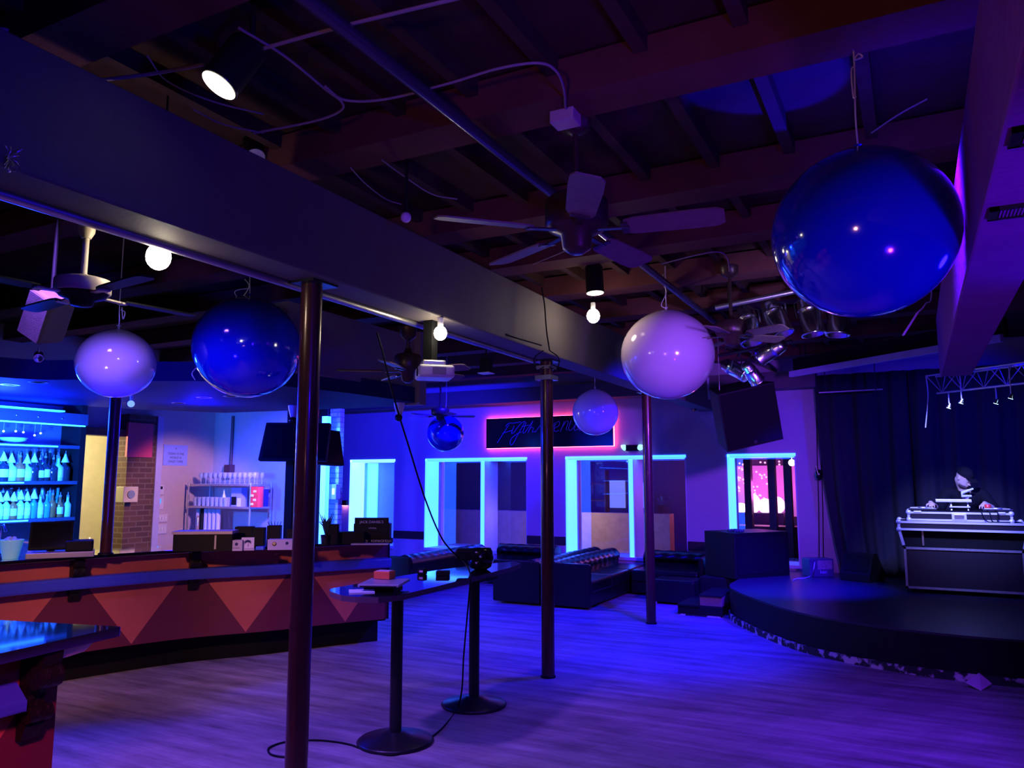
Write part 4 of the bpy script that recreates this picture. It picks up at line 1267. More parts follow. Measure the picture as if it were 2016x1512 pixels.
t = on_table('equipment_case', 755, 1157, 0.20, 0.26, 0.030, m_black, 'black flat equipment case lying on the near end of the drink table', 'case', R(22))
t = on_table('laptop', 757, 1150, 0.27, 0.32, 0.018, mat('grey_laptop_lid', (0.38, 0.36, 0.46), 0.35, metal=0.3), 'closed grey laptop lying on the black case on the drink table', 'laptop', R(22), z=ZT + 0.032)
MB().box((-0.12, -0.162, 0.0), (0.12, -0.1602, 0.008)).build('front_lip', m_black, t, local=True)
t = on_table('orange_box', 757, 1139, 0.12, 0.085, 0.05, mat('orange_carton', (0.85, 0.16, 0.05), 0.45), 'small orange box on top of the closed laptop', 'box', R(8), z=ZT + 0.052)
MB().box((-0.05, -0.03, 0.05), (0.05, 0.03, 0.054)).build('lid_label', mat('pale_pink_label', (0.7, 0.5, 0.65), 0.5), t, local=True)
t = on_table('reflection_sheet', 712, 1165, 0.16, 0.15, 0.006, mat('pale_reflection_sheet', (0.70, 0.78, 0.80), 0.5), 'pale sheet for the window reflection at the rounded near end of the drink table', 'papers', R(40), bev=0)  # flat pale sheet added in place of a window reflection
p = at(831, 1131, z=ZT)
t = thing('phone_stand', 'tiny black gadget with a pale button, middle of the drink table', 'gadget', p)
MB().box((p.x - 0.035, p.y - 0.02, ZT), (p.x + 0.03, p.y + 0.03, ZT + 0.045)).build('body', m_black, t, bev=0.008)
MB().box((p.x - 0.012, p.y - 0.022, ZT + 0.018), (p.x + 0.02, p.y - 0.02, ZT + 0.032)).build('pale_button', mat('pale_pink_label', (0.7, 0.5, 0.65), 0.5), t)
t = on_table('card_reader', 872, 1133, 0.10, 0.07, 0.035, m_black, 'small black box beside the tiny gadget on the drink table', 'box', R(25))
p = at(946, 1121, z=ZT)
t = thing('helmet', 'black round helmet shaped case on the far end of the drink table', 'case', (p.x, p.y, ZT))
MB().lathe([(0.05, 0.0), (0.085, 0.02), (0.105, 0.08), (0.10, 0.14), (0.085, 0.17), (0.0, 0.175)], (p.x, p.y, ZT), n=28).build('shell', m_blackgloss, t)
q = Vector((p.x, p.y, ZT + 0.12))
rt2 = Vector((math.cos(YAW), math.sin(YAW), 0))
MB().bar(q - rt2 * 0.20, q + rt2 * 0.08, 0.16, 0.09, ref=(0, 0, 1)).build('visor', m_black, t, bev=0.02)
MB().ball(q + Vector((0.05, -0.085, -0.01)), 0.012, 10, 8).build('buckle', m_chrome, t)
# cable
pts = [at(742, 655, d=4.75), at(752, 690, d=4.8), at(776, 785, d=4.95), at(805, 880, d=5.2), at(838, 985, d=5.5), at(870, 1060, d=5.75), at(900, 1095, d=5.9), at(915, 1108, d=5.88), at(924, 1124, d=5.75), at(926, 1142, d=5.65),
       at(921, 1200, d=5.7), at(913, 1290, d=5.72), at(909, 1360, d=5.6), at(898, 1398, z=0.008), at(872, 1432, z=0.008), at(848, 1452, z=0.008),
       at(822, 1470, z=0.008), at(775, 1486, z=0.008), at(725, 1478, z=0.008), at(690, 1466, z=0.008), at(650, 1459, z=0.008), at(610, 1457, z=0.008), at(560, 1461, z=0.008), at(530, 1472, z=0.008), at(532, 1484, z=0.008), at(556, 1490, z=0.008), at(590, 1489, z=0.008)]
tag(MB().tube(smooth_path(pts, 6), 0.006, 8).build('power_cable', m_black), 'black cable dropping from the ceiling over the drink table to the floor', 'cable')

# ================================================================ stage end
c0 = Vector((-2.2, 10.72, 0))
ur, ul = Vector((0.60, 0.80, 0)), Vector((-0.80, 0.60, 0))
t = thing('subwoofer', 'large matt black subwoofer cabinet standing on the stage corner by the sofas', 'subwoofer', c0 + Vector((0, 0, 0.381)))
A = [c0, c0 + ur * 0.98, c0 + ur * 0.98 + ul * 0.62, c0 + ul * 0.62]
MB().prism([(p.x, p.y) for p in A], 0.381, 0.985).build('cabinet', m_black, t, bev=0.015)
A2 = [c0 + ur * 0.06 - ul * 0.004, c0 + ur * 0.92 - ul * 0.004, c0 + ur * 0.92 - ul * 0.0, c0 + ur * 0.06 - ul * 0.0]
MB().prism([(p.x, p.y) for p in A2], 0.43, 0.93).build('grille', mat('speaker_grille', (0.004, 0.004, 0.006), 0.85, spec=0.2, bump=0.5, bscale=300), t)
tag(MB().box((-2.72, 10.85, 0), (-2.18, 11.45, 0.372)).build('riser_box', m_black, bev=0.012), 'black riser box on the floor under the subwoofer overhang', 'riser')
pm = c0 + ur * 0.22 + ul * 0.22 + Vector((0, 0, 0.986))
mb = MB()
for k in range(34):
    a, r_ = random.random() * 6.28, 0.12 * math.sqrt(random.random())
    mb.ball(pm + Vector((r_ * math.cos(a), r_ * math.sin(a), 0.012 + 0.02 * (1 - r_ / 0.12))), 0.016, 8, 6)
tag(mb.build('bead_heap', mat('shiny_dark_beads', (0.05, 0.08, 0.12), 0.1, spec=0.9)), 'small heap of shiny dark beads on the subwoofer top', 'beads', kind='stuff')
t = thing('stage_steps', 'two low steps up to the stage at its left corner', 'steps', (-2.45, 10.1, 0))
m_step = mat('worn_brown_step', (0.22, 0.12, 0.07), 0.6, var=0.3)
MB().box((-2.76, 9.86, 0.02), (-2.20, 10.6, 0.135)).build('lower_step', m_black, t, bev=0.006)
MB().box((-2.48, 9.87, 0.135), (-2.20, 10.6, 0.26)).build('upper_step', m_step, t, bev=0.006)
MB().box((-2.76, 9.84, 0.12), (-2.48, 10.6, 0.140)).box((-2.49, 9.85, 0.255), (-2.2, 10.6, 0.268)).build('tread_edge', m_black, t)
MB().box((-2.75, 9.865, 0.0), (-2.2, 10.59, 0.02)).build('kick_board', mat('scuffed_white_edge', (0.5, 0.45, 0.45), 0.7), t)
t = thing('stage_monitor', 'black wedge monitor speaker on the stage near the curtain', 'speaker', (-0.8, 11.25, 0.381))
W0, W1 = Vector((-0.95, 11.30, 0.381)), Vector((-0.58, 11.12, 0.381))
ax = (W1 - W0).normalized()
ot = Vector((-ax.y, ax.x, 0))
prof = [(0, 0.0), (0.36, 0.0), (0.38, 0.10), (0.20, 0.36), (0.12, 0.36), (0.0, 0.09)]
vs = [p + ot * x + Vector((0, 0, z)) for p in (W0, W1) for x, z in prof]
n6 = len(prof)
MB().add(vs, [(k, (k + 1) % n6, n6 + (k + 1) % n6, n6 + k) for k in range(n6)]).add(vs, [tuple(range(n6))[::-1], tuple(range(n6, 2 * n6))]).build('cabinet', m_black, t, bev=0.01)
g = [W0 + ax * 0.04 + ot * 0.018 + Vector((0, 0, 0.13)), W1 - ax * 0.04 + ot * 0.018 + Vector((0, 0, 0.13)), W1 - ax * 0.04 + ot * 0.105 + Vector((0, 0, 0.33)), W0 + ax * 0.04 + ot * 0.105 + Vector((0, 0, 0.33))]
nv = (g[1] - g[0]).cross(g[3] - g[0]).normalized() * 0.008
MB().add([p + nv for p in g] + [p - nv for p in g], [(0, 1, 2, 3), (7, 6, 5, 4), (0, 4, 5, 1), (1, 5, 6, 2), (2, 6, 7, 3), (3, 7, 4, 0)]).build('grille', mat('speaker_grille', (0.004, 0.004, 0.006), 0.85, spec=0.2), t)
t = thing('cardboard_carton', 'small printed dark carton on the stage below the wall cords', 'carton', (-1.26, 11.62, 0.381), rz=R(32))
MB().box((-0.17, -0.12, 0), (0.17, 0.12, 0.24)).build('box', mat('dark_printed_carton', (0.06, 0.05, 0.10), 0.5), t, bev=0.005, local=True)
MB().box((-0.06, -0.1215, 0.10), (0.15, -0.1205, 0.22)).build('picture_patch', mat('brown_print', (0.30, 0.20, 0.18), 0.6, var=0.6, vscale=30), t, local=True)
Mx = ROOTM[t.name]
lettering(t, 'ken', Mx @ Vector((0.02, -0.121, 0.045)), Mx.to_3x3() @ Vector((1, 0, 0)), (0, 0, 1), 0.05, mat('pale_lettering', (0.55, 0.5, 0.62), 0.5))
pts = [at(1604, 1107, y=11.45), at(1602, 1120, y=11.35), at(1598, 1132, z=0.40), at(1585, 1138, z=0.387), at(1570, 1139, z=0.387), at(1562, 1142, z=0.387)]
tag(MB().tube(smooth_path(pts, 5), 0.006, 6).build('white_cable', m_white), 'short white cable trailing from the printed carton on the stage', 'cable')
# card on the floor in front of the stage
A = [at(1932, 1360, z=0.004), at(1953, 1346, z=0.03), at(1927, 1325, z=0.10), at(1901, 1343, z=0.05)]
nv = (A[1] - A[0]).cross(A[3] - A[0]).normalized() * 0.003
tag(MB().add([p + nv for p in A] + [p - nv for p in A], [(0, 1, 2, 3), (7, 6, 5, 4), (0, 4, 5, 1), (1, 5, 6, 2), (2, 6, 7, 3), (3, 7, 4, 0)]).build('paper_card', mat('pinkish_card', (0.72, 0.58, 0.62), 0.6)),
    'pale square card leaning at the foot of the stage front', 'card')

# curtains
m_velvet = mat('black_velvet', (0.014, 0.013, 0.022), 0.9, var=0.3)


def curtain(lb, x0, x1, xl_bot, ph):
    nx, nz = int((x1 - x0) / 0.03), 14
    vs, fs = [], []
    for j in range(nz + 1):
        t_ = j / nz
        z = 3.22 - (3.22 - 0.39) * t_
        for i in range(nx + 1):
            u = i / nx
            xa = x0 + (xl_bot - x0) * t_ ** 2.2
            x = xa + (x1 - xa) * u
            s = u * (x1 - x0)
            y = 11.95 + 0.055 * math.sin(s * 16 + ph + 0.5 * math.sin(s * 3)) * (0.55 + 0.45 * t_) + 0.02 * math.sin(s * 41 + 3 * t_)
            vs.append((x, y, z))
    for j in range(nz):
        for i in range(nx):
            fs.append((j * (nx + 1) + i, j * (nx + 1) + i + 1, (j + 1) * (nx + 1) + i + 1, (j + 1) * (nx + 1) + i))
    o = MB().add(vs, fs, smooth=True).build('stage_curtain', m_velvet)
    md = o.modifiers.new('thickness', 'SOLIDIFY')
    md.thickness = 0.008
    return tag(o, lb, 'curtain')


curtain('black stage curtain covering the wall from the cords to the flight case', -1.22, -0.02, -0.98, 0.3)
curtain('black stage curtain behind the person and flight case', 0.0, 4.3, 0.02, 1.7)
a, b = at(1612, 773, y=11.7), at(1738, 766, y=11.75)
t = thing('curtain_rail', 'thin steel pipe hanging level in front of the left stage curtain', 'pipe', a)
MB().cyl(a, b, 0.016, n=12).build('pipe', m_steel, t)
for px in (1625, 1724):
    q = at(px, 768, y=11.72)
    MB().cyl(q, (q.x, q.y, 3.62), 0.006, n=8).build('hanger', m_blackmetal, t)
# cords on the wall beside the curtain
for k, px in enumerate((1609, 1617)):
    A = [at(px - 2, 760, y=12.18), at(px, 900, y=12.18), at(px + 3, 1000, y=12.18), at(px + 4, 1100, y=12.18)]
    tag(MB().tube(A, 0.007, 6).build('hanging_rope', m_black), ('left' if k == 0 else 'right') + ' one of two dark ropes hanging down the wall beside the curtain', 'rope', 'dark ropes beside the curtain')
p = at(1612, 935, y=12.12)
t = thing('cord_pulley', 'dark glossy rounded pulley weight on the cords beside the curtain', 'pulley', p)
MB().ball(p, 0.075, 20, 12, sq=(0.75, 0.6, 1.1)).build('weight', m_blackgloss, t)
MB().bar(p + Vector((-0.03, -0.045, 0.13)), p + Vector((0.0, -0.045, 0.0)), 0.02, 0.012).build('shiny_clip', m_chrome, t)

# ================================================================ flight case desk
m_alu = mat('bright_aluminium_edge', (0.86, 0.85, 0.90), 0.35, metal=0.25, var=0.05)
m_casep = mat('black_laminate', (0.022, 0.02, 0.028), 0.35)


def edged_case(name, lo, hi, parent, w=0.025, sides=True):
    """laminate box with aluminium extrusion along its edges and ball corners"""
    x0, y0, z0 = lo
    x1, y1, z1 = hi
    c = MB().box((x0 + 0.004, y0 + 0.004, z0 + 0.004), (x1 - 0.004, y1 - 0.004, z1 - 0.004)).build(name, m_casep, parent)
    mb = MB()
    e = w / 2
    for y in (y0, y1):
        for z in (z0, z1):
            mb.box((x0, y - 0.004 if y == y0 else y - w + 0.004, z if z == z0 else z - w), (x1, y + w - 0.004 if y == y0 else y + 0.004, z + w if z == z0 else z))
        for x in (x0, x1):
            mb.box((x - 0.004 if x == x0 else x - w, y - 0.003 if y == y0 else y - w, z0), (x + w if x == x0 else x + 0.004, y + w if y == y0 else y + 0.003, z1))
    for x in (x0, x1):
        for z in (z0, z1):
            mb.box((x - 0.004 if x == x0 else x - w, y0, z if z == z0 else z - w), (x + w if x == x0 else x + 0.004, y1, z + w if z == z0 else z))
    mb.build('edge_trim', m_alu, parent)
    mb = MB()
    for x in (x0, x1):
        for y in (y0, y1):
            for z in (z0, z1):
                mb.ball((x + (0.01 if x == x0 else -0.01), y + (0.01 if y == y0 else -0.01), z + (0.01 if z == z0 else -0.01)), 0.030, 12, 8)
    mb.build('corner_balls', m_alu, parent)
    return c


X0 = at(1768, 1040, y=10.4).x
t = thing('flight_case_desk', 'black flight case desk with bright aluminium edges on the stage', 'desk', (0.4, 10.7, 0.381))
edged_case('desk_tray', (X0, 10.4, 1.105), (1.10, 11.0, 1.215), t)
MB().box((X0 + 0.03, 10.46, 0.90), (1.06, 10.98, 1.105)).build('recess_panel', m_black, t)
MB().bar((X0 + 0.01, 10.41, 1.11), (X0 + 0.05, 10.42, 0.93), 0.03, 0.03).build('side_leg', m_alu, t)
MB().bar((1.09, 10.41, 1.11), (1.05, 10.42, 0.93), 0.03, 0.03).build('side_leg', m_alu, t)
MB().box((0.04, 10.44, 0.93), (0.06, 10.455, 1.10)).build('divider', m_steel, t)
c = MB().box((-0.15, 10.42, 0.44), (1.04, 10.98, 0.90)).build('lower_case', m_casep, t)
mb = MB()
mb.box((-0.16, 10.41, 0.885), (1.05, 10.435, 0.91)).box((-0.16, 10.41, 0.43), (1.05, 10.435, 0.455)).box((-0.16, 10.41, 0.43), (-0.135, 10.435, 0.91)).box((1.025, 10.41, 0.43), (1.05, 10.435, 0.91))
mb.box((-0.16, 10.43, 0.885), (-0.135, 10.98, 0.91)).box((-0.16, 10.43, 0.43), (-0.135, 10.98, 0.455))
mb.build('lower_edge_trim', mat('dull_aluminium_edge', (0.5, 0.48, 0.52), 0.4, metal=0.6, var=0.4, vscale=60), t)
for x in (-0.08, 0.96):
    for y in (10.5, 10.9):
        MB().cyl((x - 0.015, y, 0.408), (x + 0.015, y, 0.408), 0.026, n=16).build('caster', m_black, t)
t = thing('controller_case', 'smaller flight case with bright edges and central latch on the desk', 'case', (0.42, 10.7, 1.216))
cx0, cx1 = at(1787, 1010, y=10.46).x, at(1993, 1010, y=10.46).x
edged_case('case_body', (cx0, 10.46, 1.219), (cx1, 10.90, 1.325), t, w=0.022)
xm = at(1888, 1012, y=10.46).x
MB().box((xm - 0.075, 10.45, 1.235), (xm + 0.075, 10.458, 1.315)).build('latch_plate', m_alu, t, bev=0.003)
MB().box((xm - 0.05, 10.443, 1.25), (xm + 0.05, 10.45, 1.30)).build('latch', m_steel, t, bev=0.003)
for px in (1806, 1971):
    q = at(px, 1005, y=10.45)
    MB().box((q.x - 0.04, 10.448, 1.315), (q.x + 0.04, 10.46, 1.335)).build('lid_clip', m_alu, t, bev=0.003)
MB().box((cx0 + 0.02, 10.48, 1.325), (cx1 - 0.02, 10.88, 1.335)).build('foam_bed', m_black, t)
for k, px in enumerate((1816, 1962)):
    q = at(px, 1000, y=10.66)
    t = thing('media_player', 'flat black disc player with chrome bits in the case, %s' % ('the one left of the laptop' if k == 0 else 'the one right of the laptop'), 'player', (q.x, 10.68, 1.336), group='disc players in the controller case')
    MB().box((q.x - 0.15, 10.52, 1.336), (q.x + 0.15, 10.84, 1.365)).build('body', m_casep, t, bev=0.005)
    MB().lathe([(0.10, 0), (0.10, 0.012), (0.0, 0.014)], (q.x, 10.70, 1.365), n=32).build('jog_wheel', m_steel, t)
    MB().box((q.x - 0.13, 10.545, 1.365), (q.x - 0.05, 10.56, 1.375)).box((q.x + 0.05, 10.54, 1.365), (q.x + 0.12, 10.555, 1.372)).build('buttons', m_alu, t)
q = at(1878, 995, y=10.7)
t = thing('laptop', 'open laptop on a small stand in the middle of the controller case', 'laptop', (q.x, 10.62, 1.336))
la, lb_ = at(1842, 986, y=10.6).x, at(1913, 986, y=10.6).x
zt = at(1878, 987, y=10.6).z
MB().box((la, 10.60, zt - 0.010), (lb_, 10.84, zt + 0.022)).build('keyboard_base', mat('silver_laptop', (0.8, 0.78, 0.85), 0.35, metal=0.2), t, bev=0.004)
MB().box((la + 0.14, 10.58, 1.376), (lb_ - 0.02, 10.60, 1.392)).build('stand_foot', m_alu, t)
for xx in (la + 0.16, lb_ - 0.04):
    MB().bar((xx, 10.60, 1.34), (xx, 10.66, zt - 0.008), 0.014, 0.014).build('stand_leg', m_steel, t)
q = at(1944, 996, y=10.6)
tag(MB().lathe([(0.028, 0), (0.034, 0.05), (0.0, 0.052)], (q.x, 10.575, 1.366), n=16).build('red_cup', mat('red_plastic', (0.7, 0.04, 0.03), 0.35)), 'small red cup by the right disc player', 'cup')
for k in range(3):
    A = [(0.62 + k * 0.08, 10.62, 1.345), (0.66 + k * 0.08, 10.45, 1.342), (0.68 + k * 0.07, 10.432, 1.28), (0.72 + k * 0.05, 10.43, 1.225), (0.80 + k * 0.05, 10.44, 1.222), (0.92 + k * 0.02, 10.46, 1.222)]
    tag(MB().tube(smooth_path(A, 5), 0.006, 6).build('patch_cable', m_black), 'black patch cable draped over the case front, %s from the left' % ORD[k], 'cable', 'patch cables over the controller case')

# ================================================================ the person at the desk
def remesh(o, vox, smooth=4):
    md = o.modifiers.new('remesh', 'REMESH')
    md.mode = 'VOXEL'
    md.voxel_size = vox
    md.use_smooth_shade = True
    ms = o.modifiers.new('smooth', 'SMOOTH')
    ms.iterations = smooth
    ms.factor = 0.5


def limb(mb, pts, rad):
    P = smooth_path(pts, 6)
    n = len(pts)
    rr = []
    for i in range(len(P)):
        t_ = i / (len(P) - 1) * (n - 1)
        k = min(int(t_), n - 2)
        rr.append(rad[k] + (rad[k + 1] - rad[k]) * (t_ - k))
    mb.tube(P, rr, 14)
    mb.ball(P[0], rr[0] * 0.98, 12, 8)
    mb.ball(P[-1], rr[-1] * 0.98, 12, 8)


m_skin = mat('skin', (0.62, 0.42, 0.34), 0.5, var=0.06)
m_shirt = mat('black_cotton', (0.004, 0.004, 0.007), 0.9, spec=0.2)
HX = at(1897, 940, y=11.14)
PX = HX.x
hc = Vector((PX, 11.14, HX.z))
pel = Vector((PX + 0.02, 11.42, 1.24))
che = Vector((PX + 0.01, 11.30, 1.47))
nek = Vector((PX + 0.0, 11.22, 1.585))
shR, shL = Vector((PX - 0.185, 11.25, 1.525)), Vector((PX + 0.185, 11.27, 1.525))
hR = at(1836, 992, y=10.80)
hL = at(1936, 992, y=10.76)
hR.z, hL.z = 1.385, 1.385
elR, elL = Vector((PX - 0.30, 11.12, 1.32)), Vector((PX + 0.32, 11.12, 1.32))
wrR, wrL = hR + Vector((-0.02, 0.10, 0.035)), hL + Vector((0.02, 0.11, 0.035))
legs = []
for s in (-1, 1):
    legs.append([pel + Vector((s * 0.09, 0, -0.04)), pel + Vector((s * 0.11, -0.07, -0.43)), Vector((PX + s * 0.13, 11.44, 0.47)), Vector((PX + s * 0.14, 11.40, 0.432)), Vector((PX + s * 0.17, 11.26, 0.422))])
face = Vector((0.62, -0.42, -0.50)).normalized()
side = face.cross(Vector((0, 0, 1))).normalized()
side = (side + Vector((0, 0, -0.10))).normalized()
upv = side.cross(face).normalized()
HM = Matrix((side, face, upv)).transposed().to_4x4()
HM.translation = hc
b = MB()
limb(b, [pel, (pel + che) / 2, che, nek], [0.125, 0.125, 0.135, 0.07])
for s in (-1, 1):
    b.ball(che + Vector((s * 0.07, -0.02, 0.0)), 0.10, 14, 10, sq=(1.0, 0.85, 1.1))
limb(b, [nek + Vector((0, 0.02, -0.03)), hc - upv * 0.05 - face * 0.035], [0.062, 0.055])
for sh, el, wr in ((shR, elR, wrR), (shL, elL, wrL)):
    limb(b, [che + (sh - che) * 0.5, sh, (sh + el) / 2, el, (el + wr) / 2, wr], [0.07, 0.062, 0.050, 0.042, 0.038, 0.028])
for L_ in legs:
    limb(b, L_, [0.095, 0.068, 0.046, 0.05, 0.035])
# hands: palm, four fingers, thumb
for hd, wr, s in ((hR, wrR, 1), (hL, wrL, -1)):
    d = (hd - wr).normalized()
    sd = d.cross(Vector((0, 0, 1))).normalized()
    palm = wr + d * 0.05
    limb(b, [wr, palm, palm + d * 0.03], [0.027, 0.030, 0.026])
    b.ball(palm + sd * 0.018, 0.024, 10, 8, sq=(1, 1, 0.7)).ball(palm - sd * 0.018, 0.024, 10, 8, sq=(1, 1, 0.7))
    for k, (off, ln) in enumerate(((-0.031, 0.062), (-0.011, 0.074), (0.010, 0.070), (0.030, 0.055))):
        k0 = palm + d * 0.035 + sd * off
        k1 = k0 + d * ln * 0.5 + Vector((0, 0, 0.006)) + sd * off * 0.25
        k2 = k0 + d * ln * 0.95 + Vector((0, 0, -0.018)) + sd * off * 0.3
        limb(b, [k0, k1, k2], [0.0100, 0.0090, 0.0075])
    th = palm + sd * (0.028 * s) - d * 0.012
    limb(b, [th, th + sd * (0.026 * s) + d * 0.018 - Vector((0, 0, 0.006)), th + sd * (0.034 * s) + d * 0.046 - Vector((0, 0, 0.014))], [0.013, 0.011, 0.0085])
# head
hb = MB(HM)
rings = [(-0.125, 0.020, 0.055, 0.00), (-0.115, 0.040, 0.078, -0.02), (-0.09, 0.055, 0.090, -0.055), (-0.055, 0.066, 0.094, -0.075), (-0.02, 0.072, 0.092, -0.088), (0.02, 0.076, 0.092, -0.098),
         (0.05, 0.076, 0.088, -0.100), (0.08, 0.068, 0.074, -0.090), (0.105, 0.048, 0.048, -0.066), (0.118, 0.018, 0.018, -0.03)]
vs, fs = [], []
for z, hw, fy, by in rings:
    for k in range(20):
        a = 2 * PI * k / 20
        cy, ry = (fy + by) / 2, (fy - by) / 2
        vs.append((hw * math.cos(a), cy + ry * math.sin(a), z))
for i in range(len(rings) - 1):
    for k in range(20):
        fs.append((i * 20 + k, i * 20 + (k + 1) % 20, (i + 1) * 20 + (k + 1) % 20, (i + 1) * 20 + k))
hb.add(vs, fs).add(vs[:20], [tuple(range(20))[::-1]]).add(vs[-20:], [tuple(range(20))])
hb.tube([(0, 0.088, 0.015), (0, 0.104, -0.015), (0, 0.114, -0.038), (0, 0.094, -0.046)], [0.008, 0.011, 0.015, 0.012], 10)
hb.tube([(-0.03, 0.086, 0.024), (0, 0.096, 0.028), (0.03, 0.086, 0.024)], 0.008, 8)
hb.tube([(-0.022, 0.086, -0.072), (0, 0.096, -0.070), (0.022, 0.086, -0.072)], [0.005, 0.007, 0.005], 8)
for s in (-1, 1):
    hb.ball((s * 0.078, -0.012, -0.008), 0.020, 10, 8, sq=(0.5, 0.8, 1.4))
b.v += hb.v
k0 = len(b.v) - len(hb.v)
b.f += [[i + k0 for i in f] for f in hb.f]
b.m += hb.m
b.sm += hb.sm
root = thing('person', 'person in a dark cap and black printed shirt bending over the desk', 'person', (PX, 11.38, 0.381))
o = b.build('body', m_skin, root)
remesh(o, 0.006, 3)
# clothes
b = MB()
limb(b, [pel + Vector((0, 0, -0.06)), (pel + che) / 2, che, nek + Vector((0, 0.02, -0.045))], [0.150, 0.148, 0.155, 0.085])
for s in (-1, 1):
    b.ball(che + Vector((s * 0.075, -0.02, 0.0)), 0.115, 14, 10, sq=(1.0, 0.85, 1.1))
for sh, el, wr in ((shR, elR, wrR), (shL, elL, wrL)):
    limb(b, [che + (sh - che) * 0.5, sh, (sh + el) / 2, el + (sh - el) * 0.02, el + (wr - el) * 0.30], [0.085, 0.078, 0.068, 0.060, 0.056])
o = b.build('shirt', m_shirt, root)
remesh(o, 0.010, 4)
b = MB()
limb(b, [pel + Vector((0, 0, 0.02)), pel + Vector((0, 0, -0.06))], [0.148, 0.14])
for L_ in legs:
    limb(b, [L_[0], L_[1], L_[2]], [0.115, 0.088, 0.072])
o = b.build('trousers', mat('dark_denim', (0.02, 0.02, 0.04), 0.8), root)
remesh(o, 0.010, 4)
for L_ in legs:
    b = MB()
    limb(b, [L_[3] + Vector((0, 0.05, 0.005)), L_[3] + Vector((0, -0.03, 0)), L_[4] + Vector((0, 0, 0.0))], [0.042, 0.046, 0.036])
    b.box((L_[3].x - 0.045, L_[4].y - 0.05, 0.382), (L_[3].x + 0.055, L_[3].y + 0.09, 0.40))
    remesh(b.build('shoe', m_black, root), 0.008, 3)
mc = MB(HM)
vs, fs = [], []
for j in range(7):
    ph = R(90 * j / 6)
    for k in range(24):
        a = 2 * PI * k / 24
        vs.append((0.086 * math.cos(ph) * math.cos(a), -0.004 + 0.108 * math.cos(ph) * math.sin(a), 0.040 + 0.100 * math.sin(ph)))
for j in range(6):
    for k in range(24):
        fs.append((j * 24 + k, j * 24 + (k + 1) % 24, (j + 1) * 24 + (k + 1) % 24, (j + 1) * 24 + k))
mc.add(vs, fs, smooth=True)
br = []
for z in (0.038, 0.046):
    for k in range(9):
        a = R(35 + 110 * k / 8)
        br.append((0.080 * math.cos(a), 0.085 * math.sin(a), z + 0.0))
    for k in range(9):
        a = R(35 + 110 * k / 8)
        br.append((0.088 * math.cos(a), 0.10 + 0.075 * math.sin(a), z - 0.012))
mc.add(br, [(k, k + 1, 9 + k + 1, 9 + k) for k in range(8)] + [(18 + k + 1, 18 + k, 27 + k, 27 + k + 1) for k in range(8)] + [(9 + k, 9 + k + 1, 27 + k + 1, 27 + k) for k in range(8)])
mc.build('cap', m_shirt, root)
mbd = MB(HM)
vs, fs = [], []
BR = [(-0.130, 0.018, 0.058), (-0.115, 0.043, 0.082), (-0.092, 0.058, 0.094), (-0.070, 0.0655, 0.0965)]
for z, hw, fy in BR:
    for k in range(13):
        a = R(0 + 180 * k / 12)
        vs.append((hw * math.cos(a), 0.012 + (fy - 0.012) * math.sin(a), z))
for i in range(len(BR) - 1):
    for k in range(12):
        if i == 2 and 4 <= k <= 7:
            continue
        fs.append((i * 13 + k, i * 13 + k + 1, (i + 1) * 13 + k + 1, (i + 1) * 13 + k))
o = mbd.add(vs, fs, smooth=True).build('beard', mat('dark_hair', (0.10, 0.065, 0.06), 0.8), root)
md = o.modifiers.new('thickness', 'SOLIDIFY')
md.thickness = 0.006
mh = MB(HM)
for s in (-1, 1):
    mh.ball((s * 0.030, 0.082, 0.005), 0.011, 10, 8)
mh.build('eyes', mat('eye_white', (0.7, 0.7, 0.7), 0.2), root)
# printed mark on the chest: two pale strokes meeting at the left
cc = at(1903, 971, y=11.10)
mb = MB()
A = [Vector((cc.x + 0.075, 11.09, cc.z + 0.055)), Vector((cc.x - 0.05, 11.085, cc.z + 0.005)), Vector((cc.x - 0.055, 11.085, cc.z - 0.035)), Vector((cc.x + 0.05, 11.09, cc.z - 0.035))]
tg = MB().tube(A, [0.012, 0.02, 0.02, 0.014], 8).build('chest_print', mat('white_print', (0.8, 0.85, 0.9), 0.6), root)
tag(tg, 'white angular print on the shirt front')
# ================================================================ balloons
m_bblue = mat('blue_balloon_latex', (0.004, 0.012, 0.50), 0.10, spec=0.6, coat=0.6, var=0.04)
m_bpink = mat('pale_balloon_latex', (0.66, 0.50, 0.70), 0.16, spec=0.5, coat=0.5, var=0.03)
m_blav = mat('lavender_balloon_latex', (0.52, 0.48, 0.74), 0.14, spec=0.5, coat=0.5, var=0.03)
m_ribbon = mat('silver_ribbon', (0.75, 0.72, 0.78), 0.3, metal=0.3)


def balloon(px, py, rp, d, m, lb, top, sq=0.96, curls=()):
    c = at(px, py, d=d)
    r = rp / F_PX * d
    t = thing('balloon', lb, 'balloon', c + Vector((0, 0, -r * sq)), group='round hanging balloons')
    prof = []
    for k in range(25):
        a = PI * k / 24
        z = -math.cos(a)
        rr = math.sin(a)
        if z > 0.86:
            q = (z - 0.86) / 0.14
            z += 0.035 * q * q
        prof.append((max(rr * r, 0.0), z * r * sq))
    MB().lathe(prof, c, n=48).build('skin', m, t)
    tp = c + Vector((0, 0, r * sq * 1.03))
    MB().lathe([(0.012, -0.004), (0.007, 0.012), (0.016, 0.026), (0.0, 0.028)], tp, n=14).build('knot', m, t)
    pts = [tp + Vector((0, 0, 0.02))] + [at(x, y, d=dd) for x, y, dd in top]
    e = pts[-1]
    pts.append(Vector((e.x, e.y, top_z(e))))
    mb = MB().tube(smooth_path(pts, 5), 0.0035, 6)
    for cu in curls:
        mb.tube(smooth_path([at(x, y, d=d - 0.02) for x, y in cu], 6), 0.0035, 6)
    mb.build('ribbon', m_ribbon, t)
    return t


